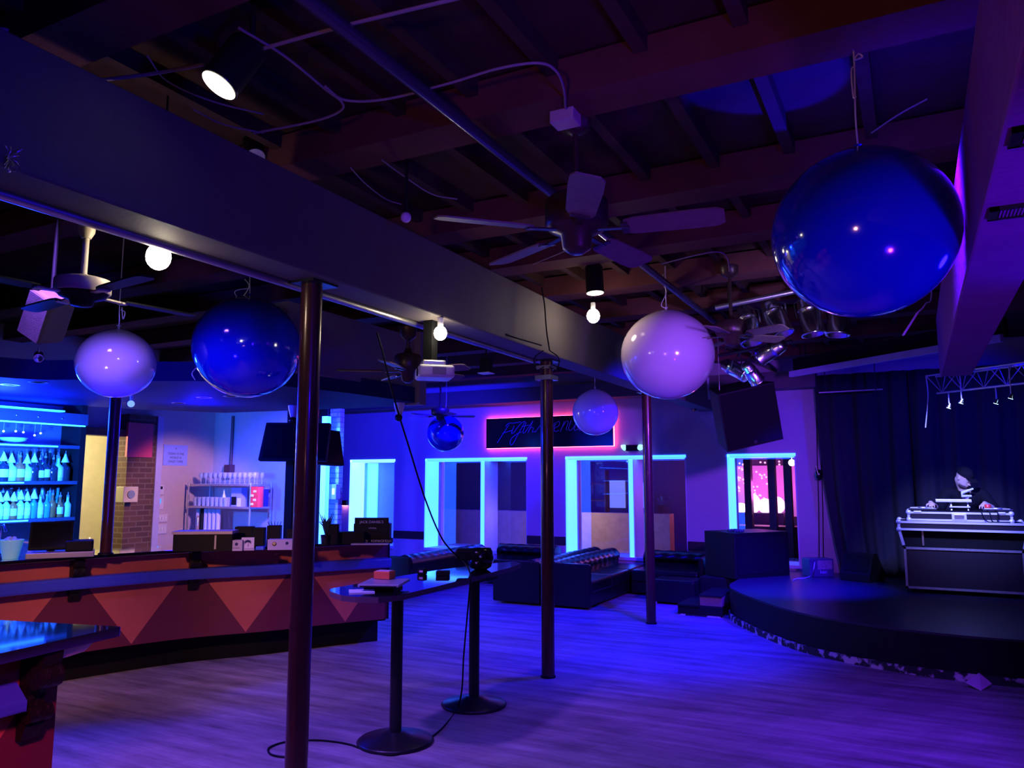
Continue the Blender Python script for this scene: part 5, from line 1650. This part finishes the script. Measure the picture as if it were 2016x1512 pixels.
def top_z(p):
    if -2.97 <= p.x <= -2.74:
        return 2.78
    for y in (0.45, 1.85, 3.25, 4.64, 5.62, 6.68, 7.85, 9.0, 10.2, 11.4):
        if y - 0.24 <= p.y <= y and p.x < 0.3:
            return 3.42
    return 3.62 if p.x < 0.34 or p.y > 7.1 else 3.02


balloon(1699, 460, 172, 3.1, m_bblue, 'very large deep blue balloon hanging at the right near the purple beam', [(1684, 225, 3.1), (1682, 130, 3.1), (1678, 70, 3.1)],
        curls=[[(1683, 130), (1676, 140), (1680, 190), (1685, 190)], [(1681, 118), (1690, 106), (1698, 112), (1684, 118)]])
balloon(1314, 699, 91, 6.6, m_bpink, 'big pale pink balloon in front of the farthest post', [(1311, 590, 6.6), (1310, 545, 6.6)],
        curls=[[(1312, 608), (1302, 600), (1312, 575), (1303, 555), (1306, 540)]])
balloon(1172, 812, 45, 9.4, m_blav, 'small violet blue balloon overlapping the end of the red lit sign', [(1171, 765, 9.4), (1171, 745, 9.4)], sq=1.0)
balloon(877, 853, 36, 11.3, m_bblue, 'smallest deep blue balloon hanging under the far ceiling fan by the windows', [(878, 805, 11.3), (879, 770, 11.3)], sq=1.0)
balloon(487, 684, 103, 5.6, m_bblue, 'large deep blue balloon beside the nearest post over the bar', [(492, 570, 5.6), (492, 540, 5.6)],
        curls=[[(476, 588), (490, 565), (484, 552), (481, 550)], [(467, 586), (462, 575), (472, 570), (490, 568)], [(388, 722), (378, 735), (384, 748)]])
balloon(229, 716, 73, 5.3, m_blav, 'pale lavender balloon over the bar by the bottle shelves', [(235, 630, 5.3), (236, 590, 5.3)],
        curls=[[(238, 610), (246, 615), (242, 628), (240, 605)]], sq=0.92)

# ================================================================ ceiling fans
m_fanbr = mat('dusty_brown_blade', (0.16, 0.09, 0.10), 0.55, var=0.3, vscale=20)
m_fandk = mat('dark_fan_metal', (0.06, 0.03, 0.03), 0.35, metal=0.4)


def fan(lb, hub, ztop, Rr, az, n, mm, mbl, mr=0.14, mh=0.13, bw=0.135, pitch=R(-13), canopy=0.07, flat=False):
    t = thing('ceiling_fan', lb, 'ceiling fan', (hub.x, hub.y, hub.z - 0.1), group='ceiling fans')
    x, y, z = hub
    MB().lathe([(0.02, -0.10), (canopy, -0.07), (canopy * 1.1, 0.0)], (x, y, ztop), n=24).build('canopy', mm, t)
    MB().cyl((x, y, z + mh / 2), (x, y, ztop - 0.05), 0.014, n=14).build('downrod', mm, t)
    if flat:
        MB().lathe([(0.022, 0.06), (0.024, 0.045), (mr * 0.80, 0.040), (mr * 0.97, 0.034), (mr, 0.026), (mr, -0.022), (mr * 0.96, -0.028)], hub, n=40).lathe([(mr * 0.93, -0.026), (mr * 0.8, -0.045), (mr * 0.45, -0.06), (mr * 0.38, -0.085), (0, -0.09)], hub, n=32, mi=1).build('motor', [mm, mbl], t)
    else:
      MB().lathe([(0.02, mh * 0.9), (0.035, mh * 0.62), (mr * 0.85, mh * 0.52), (mr, mh * 0.4), (mr, -mh * 0.25), (mr * 0.9, -mh * 0.4), (mr * 0.5, -mh * 0.55), (mr * 0.45, -mh * 0.95), (mr * 0.2, -mh * 1.1), (0, -mh * 1.1)], hub, n=36).build('motor', mm, t)
    for k in range(n):
        a = az + 2 * PI * k / n
        u = Vector((math.cos(a), math.sin(a), 0))
        v = Vector((-u.y, u.x, 0)) * math.cos(pitch) + Vector((0, 0, math.sin(pitch)))
        w = u.cross(v)
        o = hub + Vector((0, 0, -mh * 0.45))
        out = []
        r0 = Rr * 0.34
        for r_, h in ((r0, bw * 0.36), (r0 + 0.04, bw * 0.45), (Rr * 0.8, bw * 0.5), (Rr * 0.95, bw * 0.48), (Rr, bw * 0.34)):
            out.append((r_, h))
        poly = out + [(r_, -h) for r_, h in out[::-1]]
        m = len(poly)
        vs = [o + u * p[0] + v * p[1] + w * s for s in (-0.004, 0.004) for p in poly]
        bl = MB().add(vs, [tuple(range(m))[::-1], tuple(range(m, 2 * m))]).add(vs, [(i, (i + 1) % m, m + (i + 1) % m, m + i) for i in range(m)]).build('blade', mbl, t)
        ib = MB()
        ib.bar(o + u * (mr * 0.55), o + u * (r0 + 0.02) - w * 0.008, 0.03, 0.008)
        ib.bar(o + u * r0 - w * 0.008 - v * bw * 0.3, o + u * r0 - w * 0.008 + v * bw * 0.3, 0.03, 0.008)
        ib.build('blade_iron', mm, bl)
    return t


h1 = at(1135, 425, d=3.65)
fan('large brown ceiling fan hanging in the middle under the rafters', h1, 3.45, 0.68, math.atan2(-h1.y, -h1.x) + R(4), 5, m_fandk, m_fanbr, mr=0.15, mh=0.17, bw=0.15)
q = at(1113, 222, z=3.42)
t = thing('ceiling_box', 'pale electrical box on the rafter above the large fan', 'electrical box', q - Vector((0, 0, 0.06)))
MB().box((q.x - 0.06, q.y - 0.05, 3.36), (q.x + 0.06, q.y + 0.05, 3.42)).build('housing', mat('dusty_box', (0.45, 0.35, 0.36), 0.6), t, bev=0.005)
h2 = at(163, 566, d=3.5)
fan('ceiling fan with a beige motor hanging at the left over the bar', h2, h2.z + 0.33, 0.55, R(262), 4, m_beige, m_black, mr=0.118, mh=0.075, bw=0.09, canopy=0.035, pitch=R(4), flat=True)
h3 = at(803, 716, d=5.7)
fan('ceiling fan beside the white projector behind the long beam', h3, 2.83, 0.52, YAW + R(188), 5, m_fandk, m_fanbr, mr=0.10, mh=0.13, bw=0.12, canopy=0.06)
h4 = at(867, 812, d=11.0)
fan('small far ceiling fan above the smallest blue balloon', h4, 3.6, 0.50, YAW + R(10), 5, m_fandk, m_fanbr, mr=0.13, mh=0.11, bw=0.11)
h5 = at(1440, 648, d=6.3)
fan('dark ceiling fan hanging before the chrome stage lamps', h5, 3.46, 0.50, R(-25), 5, m_fandk, m_fanbr, mr=0.13, mh=0.13, bw=0.13)

# ================================================================ ceiling lamps
def bulb(px, py, d, r, lb, up):
    p = at(px, py, d=d)
    t = thing('bare_bulb', lb, 'light bulb', p, group='glowing bare bulbs')
    g = MB().ball(p, r, 16, 10, sq=(1, 1, 1.1)).build('glass', m_bulb, t)
    MB().cyl(p + Vector((0, 0, r * 0.95)), p + Vector((0, 0, r + 0.06)), 0.02, n=14).build('socket', m_white, t)
    MB().cyl(p + Vector((0, 0, r + 0.06)), Vector((p.x, p.y, top_z(p))), 0.005, n=8).build('cord', m_black, t)
    return t


bulb(312, 506, 3.6, 0.056, 'glowing bare bulb by the left ceiling fan', 3.42)
bulb(867, 656, 5.13, 0.044, 'glowing bare bulb beside the projector under the beam', 3.42)
bulb(1168, 622, 6.6, 0.056, 'glowing bare bulb hanging before the long beam near the pink balloon', 3.42)


def can(px, py, d, axis, L, r, lb, lit, up, off=None):
    """cylindrical can lamp, face at the pixel, body along -axis"""
    p = at(px, py, d=d) if d else at(px, py, x=-3.15)
    a = Vector(axis).normalized()
    t = thing('can_light', lb, 'ceiling light', p, group='cylindrical can lights')
    MB().lathe([(r, 0.0), (r * 1.03, -0.004), (r, -0.012), (r, -L * 0.85), (r * 0.7, -L), (0.0, -L)], p, axis=a, n=28).build('housing', m_blackmetal, t)
    MB().lathe([(0.0, 0.0015), (r * 0.93, 0.0015)], p, axis=a, n=28).build('lens', lit, t)
    e = p - a * L
    MB().cyl(e, (e.x, e.y, top_z(e)), 0.012, n=10).build('stem', m_blackmetal, t)
    return t


m_lilac = mat('lilac_reflector', (0.70, 0.58, 0.80), 0.4)
can(431, 168, 2.95, (-0.25, -0.40, -0.87), 0.24, 0.074, 'black can light with a glowing white face, upper left of the beam', m_warmlens, 3.62)
can(10, 88, None, (0.55, -0.3, -0.8), 0.20, 0.075, 'can light with a pale lilac face peeping over the beam, uppermost left', m_lilac, 3.62)
can(503, 309, None, (0.5, -0.3, -0.8), 0.18, 0.055, 'can light with a pale lilac face peeping over the beam edge, middle', m_lilac, 3.62)
can(1172, 577, 6.4, (0.06, -0.03, -1.0), 0.26, 0.075, 'black can light above the hanging bulb near the pink balloon', m_warmlens, 3.42)
p = at(799, 428, d=4.3)
t = thing('lamp_socket', 'small white lamp globe on the upper edge of the beam', 'lamp', p)
MB().ball(p, 0.03, 16, 10).build('globe', m_lilac, t)
MB().cyl(p + Vector((0, 0, 0.028)), (p.x, p.y, 3.62), 0.01, n=10).build('stem', m_blackmetal, t)

# pipes, conduits and cables under the ceiling
m_pipe = mat('dark_sprinkler_pipe', (0.10, 0.07, 0.13), 0.25, metal=0.6)
tag(MB().cyl((-1.79, -1.5, 3.37), (-1.79, 12.19, 3.37), 0.030, n=20).build('ceiling_pipe', m_pipe), 'long dark pipe running away under the rafters past the large fan', 'pipe')
tag(MB().cyl((-3.005, 0.5, 2.775), (-3.005, 6.2, 2.775), 0.024, n=16).build('beam_conduit', m_steel), 'long steel pipe running along the foot of the beam', 'pipe')


def cable(lb, pts, r=0.006, m=None, z=3.40, name='ceiling_cable', cat='cable', grp='ceiling cables'):
    P = [at(p[0], p[1], z=z) if len(p) == 2 else at(p[0], p[1], d=p[2]) for p in pts]
    return tag(MB().tube(smooth_path(P, 6), r, 6).build(name, m or mat('dusty_cable', (0.26, 0.19, 0.23), 0.7)), lb, cat, grp)


cable('straight grey conduit crossing the rafters above the big can light', [(490, 103), (680, 50), (910, -6)], 0.008)
cable('straight grey conduit left of the big can light', [(180, 160), (300, 145), (400, 127)], 0.008)
cable('grey cable looping down to the right of the big can light', [(470, 55), (560, 110), (640, 175), (672, 200), (670, 218), (620, 238), (500, 262)])
cable('grey cable running to the box above the large fan', [(640, 170), (680, 197), (760, 195), (880, 165), (980, 135), (1060, 124), (1095, 140), (1110, 175), (1113, 212)])
cable('loose dark cable sagging along the beam left of the globe', [(690, 330), (720, 362), (760, 392), (790, 402)], 0.004)
cable('loose dark cable sagging beside the pipe left of the fan', [(752, 315), (800, 350), (850, 382), (900, 392)], 0.004)
cable('grey cable curving to the box over the dark fan', [(1300, 520), (1380, 500), (1420, 497), (1434, 515), (1436, 550)])
cable('thin cable slanting between large fan and beam', [(1050, 520), (1110, 495), (1160, 470)], 0.004)
cable('faint wire near the very large balloon', [(1715, 262), (1770, 225), (1825, 195)], 0.004)
cable('slack wire bundle under the big can light', [(380, 215), (440, 245), (520, 262)], 0.004)
cable('thin wire sagging left of the big can light', [(290, 110), (330, 160), (420, 200), (520, 225)], 0.004)
cable('double wire rising from the beam over the middle post', [(1066, 565, 6.3), (1072, 600, 6.28), (1076, 650, 6.25), (1082, 690, 6.25)], 0.006, m_black, grp=None)
cable('dark cable along the beam foot to the middle post', [(870, 618, 5.7), (930, 632, 5.75), (1000, 660, 5.95), (1066, 680, 6.2)], 0.006, m_black, grp=None)
t = thing('post_clamp', 'steel clamp with wire loops at the head of the middle post', 'clamp', (-2.92, 6.29, 2.58))
mb = MB().box((-3.0, 6.21, 2.60), (-2.84, 6.37, 2.64)).box((-2.99, 6.22, 2.70), (-2.85, 6.36, 2.73))
mb.build('collar', m_steel, t)
for k, s in enumerate((-1, 1)):
    A = [at(1076 + s * 6, 690, d=6.2), at(1076 + s * 24, 705, d=6.2), at(1076 + s * 20, 728, d=6.2), at(1076 + s * 5, 722, d=6.2)]
    MB().tube(smooth_path(A, 5), 0.005, 6).build('wire_loop', m_black, t)

# projector under the beam
p = at(856, 732, d=5.2)
t = thing('projector', 'white projector hanging on a dark mount under the beam', 'projector', (p.x, p.y, p.z - 0.05), rz=YAW + R(14))
MB().box((-0.12, -0.11, 0.0), (0.12, 0.13, 0.085)).build('housing', m_white, t, bev=0.018, seg=3, local=True)
MB().box((-0.03, -0.114, 0.018), (0.06, -0.11, 0.068)).build('vent_grille', mat('grey_vent', (0.35, 0.33, 0.36), 0.5), t, local=True)
MB().cyl((-0.125, -0.03, 0.042), (-0.105, -0.03, 0.042), 0.03, n=20).build('lens', m_blackgloss, t, local=True)
MB().box((-0.09, -0.05, 0.085), (0.07, 0.08, 0.125)).build('mount_plate', m_steel, t, bev=0.01, local=True)
Mi = ROOTM[t.name]
tp_ = Mi @ Vector((-0.03, 0.02, 0.12))
MB().bar(tp_, (tp_.x, tp_.y, 2.78), 0.07, 0.07).build('mount_post', m_black, t)
# small speaker hanging over the sofas
p = at(957, 720, d=6.6)
t = thing('hanging_speaker', 'small black box speaker with pale rim hanging before the far wall', 'speaker', p)
MB().box((p.x - 0.045, p.y - 0.04, p.z - 0.065), (p.x + 0.045, p.y + 0.04, p.z + 0.065)).build('cabinet', m_black, t, bev=0.006)
MB().box((p.x - 0.055, p.y - 0.05, p.z - 0.07), (p.x + 0.055, p.y + 0.05, p.z - 0.062)).build('pale_rim', m_warmlens if False else m_white, t)
MB().cyl((p.x, p.y, p.z + 0.06), (p.x, p.y, top_z(p)), 0.006, n=8).build('cord', m_black, t)

# speaker at the left over the bar
p = at(94, 622, d=4.4)
t = thing('tilted_speaker', 'grey tilted speaker hanging at the left below the beige fan', 'speaker', p, rot=(R(18), R(32), YAW - R(8)))
MB().box((-0.085, -0.09, -0.145), (0.085, 0.09, 0.145)).build('cabinet', mat('charcoal_speaker', (0.10, 0.08, 0.10), 0.7, var=0.2), t, bev=0.025, seg=3, local=True)
MB().box((-0.075, -0.095, -0.13), (0.075, -0.0895, 0.13)).build('grille', mat('charcoal_grille', (0.13, 0.11, 0.14), 0.8, bump=0.4, bscale=200), t, local=True)
q = p + Vector((0.03, 0.0, 0.12))
MB().cyl(q, (q.x, q.y, 3.42), 0.012, n=10).build('bracket_arm', m_blackmetal, t)
# small chrome spot and hook cluster
p = at(76, 702, d=5.6)
t = thing('chrome_spot', 'tiny chrome spotlight on top of the bar soffit left of the lavender balloon', 'spotlight', p)
a = Vector((0.5, -0.3, -0.35)).normalized()
MB().lathe([(0.012, -0.05), (0.03, -0.035), (0.034, 0.03), (0.028, 0.03), (0.0, 0.0)], p, axis=a, n=20).build('head', m_chrome, t)
MB().cyl(p, (p.x, p.y, 2.66), 0.008, n=8).build('stem', m_steel, t)
p = at(52, 298, d=2.62)
p.x = -2.735
t = thing('tinsel_cluster', 'small glittering tinsel tuft pinned on the side of the long beam', 'decoration', p)
mb = MB()
for k in range(16):
    e = Vector((0.01 + 0.03 * random.random(), (random.random() - 0.5) * 0.07, (random.random() - 0.6) * 0.1))
    mb.tube([p, p + e * 0.6 + Vector((0.01, 0, 0)), p + e], 0.0016, 5)
mb.build('strands', m_chrome, t)
MB().ball(p + Vector((0.012, 0.0, -0.05)), 0.007, 10, 8).build('glint_bead', m_chrome, t)

# hanging tag by the very large balloon
A, B_ = at(1806, 616, d=4.4), at(1778, 660, d=4.4)
t = thing('hanging_tag', 'pale strip dangling on a wire beside the very large balloon', 'tag', B_)
MB().bar(A, B_, 0.026, 0.008).build('strip', mat('pale_strip', (0.7, 0.5, 0.7), 0.5), t)
e = at(1834, 560, d=4.4)
MB().tube(smooth_path([A, at(1822, 598, d=4.4), e, Vector((e.x, e.y, top_z(e)))], 6), 0.004, 6).build('wire', m_ribbon, t)

# vents on the purple beam
for k, (py0, py1) in enumerate(((251, 284), (404, 422))):
    a = at(1968, py0, z=2.52)
    x0_ = max(a.x, 0.27)
    t = thing('beam_vent', 'slotted vent grille under the purple beam, the %s one' % ('nearer' if k == 0 else 'farther'), 'vent', (0.36, a.y, 2.51), group='vent grilles')
    yc = at(1990, (py0 + py1) / 2, z=2.52).y
    hw = 0.055
    fr = MB()
    fr.box((0.25, yc - hw, 2.508), (0.275, yc + hw, 2.52)).box((0.425, yc - hw, 2.508), (0.44, yc + hw, 2.52)).box((0.25, yc - hw, 2.508), (0.44, yc - hw + 0.012, 2.52)).box((0.25, yc + hw - 0.012, 2.508), (0.44, yc + hw, 2.52))
    fr.build('frame', m_blackmetal, t)
    sl = MB()
    for j in range(16):
        x = 0.27 + j * 0.0097
        sl.box((x, yc - hw + 0.012, 2.512), (x + 0.005, yc + hw - 0.012, 2.52))
    sl.build('slats', m_beam2, t)

# ================================================================ red lit sign on the far wall
sx0, sx1, sz0, sz1 = -6.83, -4.41, 2.265, 2.80
t = thing('wall_sign', 'long black sign with a glowing red edge and script lettering above the windows', 'sign', ((sx0 + sx1) / 2, 12.12, sz0))
MB().box((sx0, 12.11, sz0), (sx1, 12.14, sz1)).build('board', m_blackgloss, t)
m_redled = mat('red_led_edge', (1, 0.3, 0.4), 0.4, emit=(1.0, 0.07, 0.20), power=14, var=0.01)
mb = MB()
e = 0.008
mb.box((sx0 - e, 12.15, sz0 - e), (sx1 + e, 12.17, sz0 + 0.004)).box((sx0 - e, 12.15, sz1 - 0.004), (sx1 + e, 12.17, sz1 + e))
mb.box((sx0 - e, 12.15, sz0), (sx0 + 0.004, 12.17, sz1)).box((sx1 - 0.004, 12.15, sz0), (sx1 + e, 12.17, sz1))
mb.build('led_edge', m_redled, t)
MB().box((sx0 + 0.1, 12.14, sz0 + 0.1), (sx1 - 0.1, 12.2, sz1 - 0.1)).build('mounting', m_black, t)
ST = [[(285, 520), (360, 420), (440, 310)], [(395, 335), (430, 300), (500, 298), (590, 288)], [(352, 412), (420, 395), (478, 382)],
      [(505, 330), (480, 385), (474, 418), (502, 405)], [(502, 405), (548, 350), (600, 300), (642, 285), (625, 320), (560, 420), (500, 520), (468, 548), (452, 522), (475, 470), (540, 425), (600, 400)],
      [(660, 296), (625, 380), (618, 415), (650, 402)], [(602, 342), (695, 326)],
      [(650, 402), (710, 325), (744, 282), (722, 330), (682, 415)], [(690, 392), (727, 352), (747, 366), (737, 408), (772, 398)],
      [(772, 412), (850, 320), (952, 238), (938, 330), (924, 418)], [(852, 372), (934, 350)],
      [(922, 332), (942, 398), (960, 415), (985, 370), (1012, 308)],
      [(1012, 370), (1062, 345), (1070, 302), (1032, 312), (1006, 370), (1016, 410), (1062, 398)],
      [(1130, 300), (1080, 412)], [(1086, 392), (1150, 302), (1176, 312), (1152, 380), (1164, 402)],
      [(1212, 292), (1182, 370), (1196, 405), (1240, 370), (1272, 318), (1246, 400), (1290, 392)],
      [(1290, 380), (1342, 350), (1350, 310), (1312, 320), (1290, 370), (1310, 405), (1372, 388)]]
k_ = (sx1 - sx0) / 1555
mb = MB()
for s_ in ST:
    stroke(mb, [((a - 135) * k_, (580 - b_) * k_ * 1.0) for a, b_ in s_], (sx0, 12.11, sz0), (1, 0, 0), (0, 0, 1), 1.0, r=0.006, off=0.012)
tag(mb.build('script_lettering', mat('blue_tube_faint_glow', (0.06, 0.06, 0.45), 0.3, emit=(0.03, 0.03, 0.5), power=0.1), t), 'thin blue script tubing')  # unlit tubing given a faint emission of its own
# emergency light
p = at(1245, 882, y=12.15)
t = thing('emergency_light', 'emergency light with two glowing heads beside the red lit sign', 'emergency light', (p.x, 12.15, p.z - 0.06))
MB().box((p.x - 0.10, 12.10, p.z - 0.05), (p.x + 0.10, 12.199, p.z + 0.05)).build('housing', m_black, t, bev=0.01)
for s in (-1, 1):
    MB().lathe([(0.03, -0.05), (0.055, 0.0), (0.0, 0.004)], (p.x + s * 0.15, 12.12, p.z + 0.005), axis=(s * 0.5, -0.6, -0.5), n=20).build('lamp_head', mat('minty_lamp', (0.7, 1, 0.9), 0.4, emit=(0.35, 1.0, 0.85), power=1.3), t)
    MB().cyl((p.x + s * 0.09, 12.14, p.z), (p.x + s * 0.15, 12.13, p.z), 0.012, n=8).build('arm', m_black, t)

# ================================================================ stage lamps
a, b = at(1408, 606, d=7.1), at(1568, 573, d=6.9)
dirp = (b - a).normalized()
pe = a + dirp * 1.55
t = thing('lamp_bar', 'steel pipe under the rafters carrying the chrome stage lamps', 'pipe', a)
MB().cyl(a, pe, 0.024, n=16).build('pipe', m_steel, t)
for f in (0.08, 0.92):
    q = a + (pe - a) * f
    MB().cyl(q, (q.x, q.y, top_z(q)), 0.01, n=8).build('hanger', m_blackmetal, t)


def par(px, py, d, axis, lb, L=0.26, r=0.085, hang=None, grp='chrome stage lamps', rod=False):
    p = at(px, py, d=d)
    ax = Vector(axis).normalized()
    t = thing('stage_lamp', lb, 'stage lamp', p, group=grp)
    MB().lathe([(0.0, -L * 0.55), (r * 0.55, -L * 0.52), (r * 0.85, -L * 0.40), (r * 0.9, -L * 0.22), (r * 0.97, -L * 0.20), (r * 0.97, -L * 0.15), (r * 0.9, -L * 0.13), (r * 0.97, -L * 0.05), (r, L * 0.45), (r * 1.08, L * 0.46), (r * 1.08, L * 0.50), (r * 0.9, L * 0.5), (r * 0.85, L * 0.2), (0, L * 0.1)],
               p, axis=ax, n=28).build('barrel', m_chrome, t)
    u, v, _ = frame(ax)
    hp = Vector(hang) if hang is not None else p + Vector((0, 0, 0.25))
    up_ = hp - p
    sd = ax.cross(up_)
    if sd.length < 1e-3:
        sd = u
    sd.normalize()
    A = [p + sd * (r + 0.012), p + sd * (r + 0.015) + up_ * 0.55, p + up_ * 0.72 + sd * 0.02, p + up_ * 0.72 - sd * 0.02, p - sd * (r + 0.015) + up_ * 0.55, p - sd * (r + 0.012)]
    mb = MB()
    for i in range(5):
        mb.bar(A[i], A[i + 1], 0.014, 0.005)
    mb.bar(p + up_ * 0.70, p + up_ * 1.0, 0.03, 0.02)
    mb.build('yoke', m_blackmetal, t)
    if rod:
        MB().cyl(hp, (hp.x, hp.y, top_z(hp)), 0.01, n=8).build('drop_rod', m_blackmetal, t)
    return t


for k, (px, py, dd, ax) in enumerate(((1473, 640, 7.1, (0.20, -0.15, -0.9)), (1527, 626, 7.0, (0.35, -0.1, -0.85)), (1594, 622, 6.9, (0.16, -0.05, -0.95)), (1652, 622, 6.85, (-0.1, -0.1, -0.95)))):
    p = at(px, py, d=dd)
    q = a + dirp * max(0.05, min(1.5, (p - a).dot(dirp)))
    par(px, py, dd, ax, 'chrome stage lamp on the ceiling pipe, %s from its left end' % ORD[k], L=0.36, r=0.098, hang=q)
m_hang = mat('pale_metal_strap', (0.5, 0.4, 0.55), 0.4, metal=0.3)
p = at(1520, 690, d=7.6)
par(1520, 690, 7.6, (-0.7, 0.3, -0.3), 'chrome stage lamp lying level below the pipe, behind the dark fan', L=0.28, r=0.085, hang=(p.x, p.y, p.z + 0.25), rod=True)
t = thing('lamp_hanger', 'dark rail with pale straps holding the lowest lamps', 'hanger', at(1465, 690, d=8.6))
h0, h1_ = at(1415, 700, d=8.7), at(1560, 672, d=8.2)
MB().cyl(h0, h1_, 0.02, n=12).build('rail', m_blackmetal, t)
for f in (0.1, 0.9):
    q = h0 + (h1_ - h0) * f
    MB().cyl(q, (q.x, q.y, 3.62 if top_z(q) > 3.5 else 3.42), 0.008, n=8).build('drop_rod', m_blackmetal, t)
q = h0 + (h1_ - h0) * 0.72
par(1447, 727, 8.6, (0.75, -0.2, -0.45), 'lowest chrome stage lamp lit cyan under the dark fan, left one', L=0.32, r=0.085, hang=h0 + (h1_ - h0) * 0.30)
par(1479, 734, 8.5, (0.35, 0.5, -0.6), 'lowest chrome stage lamp lit cyan under the dark fan, right one', L=0.26, r=0.08, hang=h0 + (h1_ - h0) * 0.48)
lamp('SPOT', 'low_lamps_cyan_fill', tuple(at(1400, 800, d=8.0)), 40, (0.02, 0.5, 1.0), 0.05, tuple(at(1462, 728, d=8.55)), 24, 0.8)  # fixtureless cyan fill added to light the two lowest stage lamps

# big hanging speaker
p = at(1463, 815, d=9.8)
t = thing('hung_loudspeaker', 'big black loudspeaker hanging tilted under the far ceiling', 'loudspeaker', p, rot=(R(14), R(-13), R(30)))
MB().prism([(-0.37, -0.25), (0.37, -0.25), (0.24, 0.27), (-0.30, 0.27)], -0.37, 0.37).build('cabinet', mat('dull_black_speaker', (0.005, 0.005, 0.007), 0.7, spec=0.25), t, bev=0.015, local=True)
MB().box((-0.35, -0.262, -0.35), (0.35, -0.25, 0.35)).build('grille', mat('speaker_grille', (0.004, 0.004, 0.006), 0.85, spec=0.2), t, local=True, bev=0.004)
MB().box((-0.02, -0.268, -0.34), (0.02, -0.262, -0.30)).build('badge', m_chrome, t, local=True)
Mi = ROOTM[t.name]
for x in (-0.25, 0.25):
    q = Mi @ Vector((x, 0.0, 0.37))
    MB().cyl(q, (q.x, q.y, 3.62), 0.006, n=8).build('chain', m_steel, t)
# pale board and little spot at the far end of the beam
p, q = at(1345, 745, y=11.8), at(1397, 786, y=11.8)
t = thing('ceiling_board', 'pale board under the ceiling between pink balloon and hung loudspeaker', 'board', ((p.x + q.x) / 2, 11.8, q.z))
MB().box((p.x, 11.76, q.z), (q.x, 11.84, p.z)).build('panel', mat('pale_blue_board', (0.55, 0.58, 0.75), 0.5), t, bev=0.004)
for x in (p.x + 0.1, q.x - 0.04):
    MB().cyl((x, 11.8, p.z), (x, 11.8, 3.62), 0.008, n=8).build('drop_rod', m_blackmetal, t)
p = at(1368, 800, y=11.7)
t = thing('wall_spot', 'small black and chrome spotlight under the pale ceiling board', 'spotlight', p)
MB().lathe([(0.03, -0.07), (0.055, -0.05), (0.06, 0.06), (0.05, 0.06), (0, 0.02)], p, axis=(-0.5, -0.4, -0.5), n=20).build('head', m_blackmetal, t)
MB().cyl(p + Vector((0.02, 0.0, 0.02)), (p.x + 0.02, p.y + 0.06, q.z + 0.01), 0.014, n=10).build('bracket', m_chrome, t)

# light board and truss over the stage
dT = Vector((0.777, -0.629, 0))
a = at(1556, 737, d=10.3)
t = thing('stage_fascia', 'pale lit fascia strip under the black stage canopy', 'fascia', a)
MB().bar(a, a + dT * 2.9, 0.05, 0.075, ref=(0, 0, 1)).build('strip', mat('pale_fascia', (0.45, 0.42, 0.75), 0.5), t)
MB().bar(a + Vector((0.05, 0.08, 0.12)), a + dT * 2.9 + Vector((0.05, 0.08, 0.12)), 0.06, 0.20, ref=(0, 0, 1)).build('canopy_edge', m_black, t)
for f in (0.2, 2.5):
    q = a + dT * f + Vector((0.05, 0.08, 0.2))
    MB().cyl(q, (q.x, q.y, top_z(q)), 0.01, n=8).build('drop_rod', m_blackmetal, t)
m_truss = mat('silver_truss_tube', (0.55, 0.55, 0.75), 0.3, metal=0.6)
T0 = at(1823, 740, d=8.7)
dn = Vector((-dT.y, dT.x, 0))
LT = 2.7
t = thing('lighting_truss', 'silver lattice truss over the stage with small spotlights', 'truss', T0)
c0_, c1_, c2_ = T0, T0 + dn * 0.16, T0 + dn * 0.08 - Vector((0, 0, 0.20)) + dT * 0.06
mb = MB()
for c in (c0_, c1_, c2_):
    tag(MB().cyl(c, c + dT * LT, 0.012, n=12).build('chord', m_truss, t))
nseg = 11
for i in range(nseg):
    s0, s1, sm = LT * i / nseg, LT * (i + 1) / nseg, LT * (i + 0.5) / nseg
    mb.tube([c0_ + dT * s0, c2_ + dT * (sm - 0.06), c0_ + dT * s1], 0.006, 6)
    mb.tube([c1_ + dT * s0, c2_ + dT * (sm - 0.06), c1_ + dT * s1], 0.006, 6)
    mb.tube([c0_ + dT * s0, c1_ + dT * s1], 0.005, 6)
mb.build('lattice', m_truss, t)
for f in (0.3, 2.4):
    q = c0_ + dT * f + dn * 0.08
    MB().cyl(q, (q.x, q.y, top_z(q)), 0.012, n=8).build('suspension_rod', m_truss, t)
MB().tube(smooth_path([T0, at(1827, 780, d=8.7), at(1822, 842, d=8.7)], 5), 0.007, 6).build('dangling_cable', m_truss, t)
m_spotlit = mat('lit_spot_face', (0.8, 1, 0.95), 0.4, emit=(0.55, 0.95, 1.0), power=3.2, var=0.01)
for k in range(9):
    s = 0.14 + k * 0.27
    b0 = (c2_ if k % 2 == 0 else c0_ + dn * 0.0) + dT * s
    e = b0 - Vector((0, 0, 0.15 if k % 2 == 0 else 0.32))
    st = thing('truss_spot', 'small spotlight hanging from the silver truss, %s from its far left end' % ORD[k], 'spotlight', e, group='spotlights on the truss')
    MB().cyl(b0, e, 0.007, n=8).build('stem', m_truss, st)
    MB().lathe([(0.012, -0.03), (0.022, 0.0), (0.026, 0.02)], e - Vector((0, 0, 0.01)), axis=(-0.35, 0.2, -0.9), n=16).build('head', m_chrome, st)
    MB().lathe([(0.0, 0.0225), (0.024, 0.0225)], e - Vector((0, 0, 0.01)), axis=(-0.35, 0.2, -0.9), n=16).build('lit_face', m_spotlit, st)
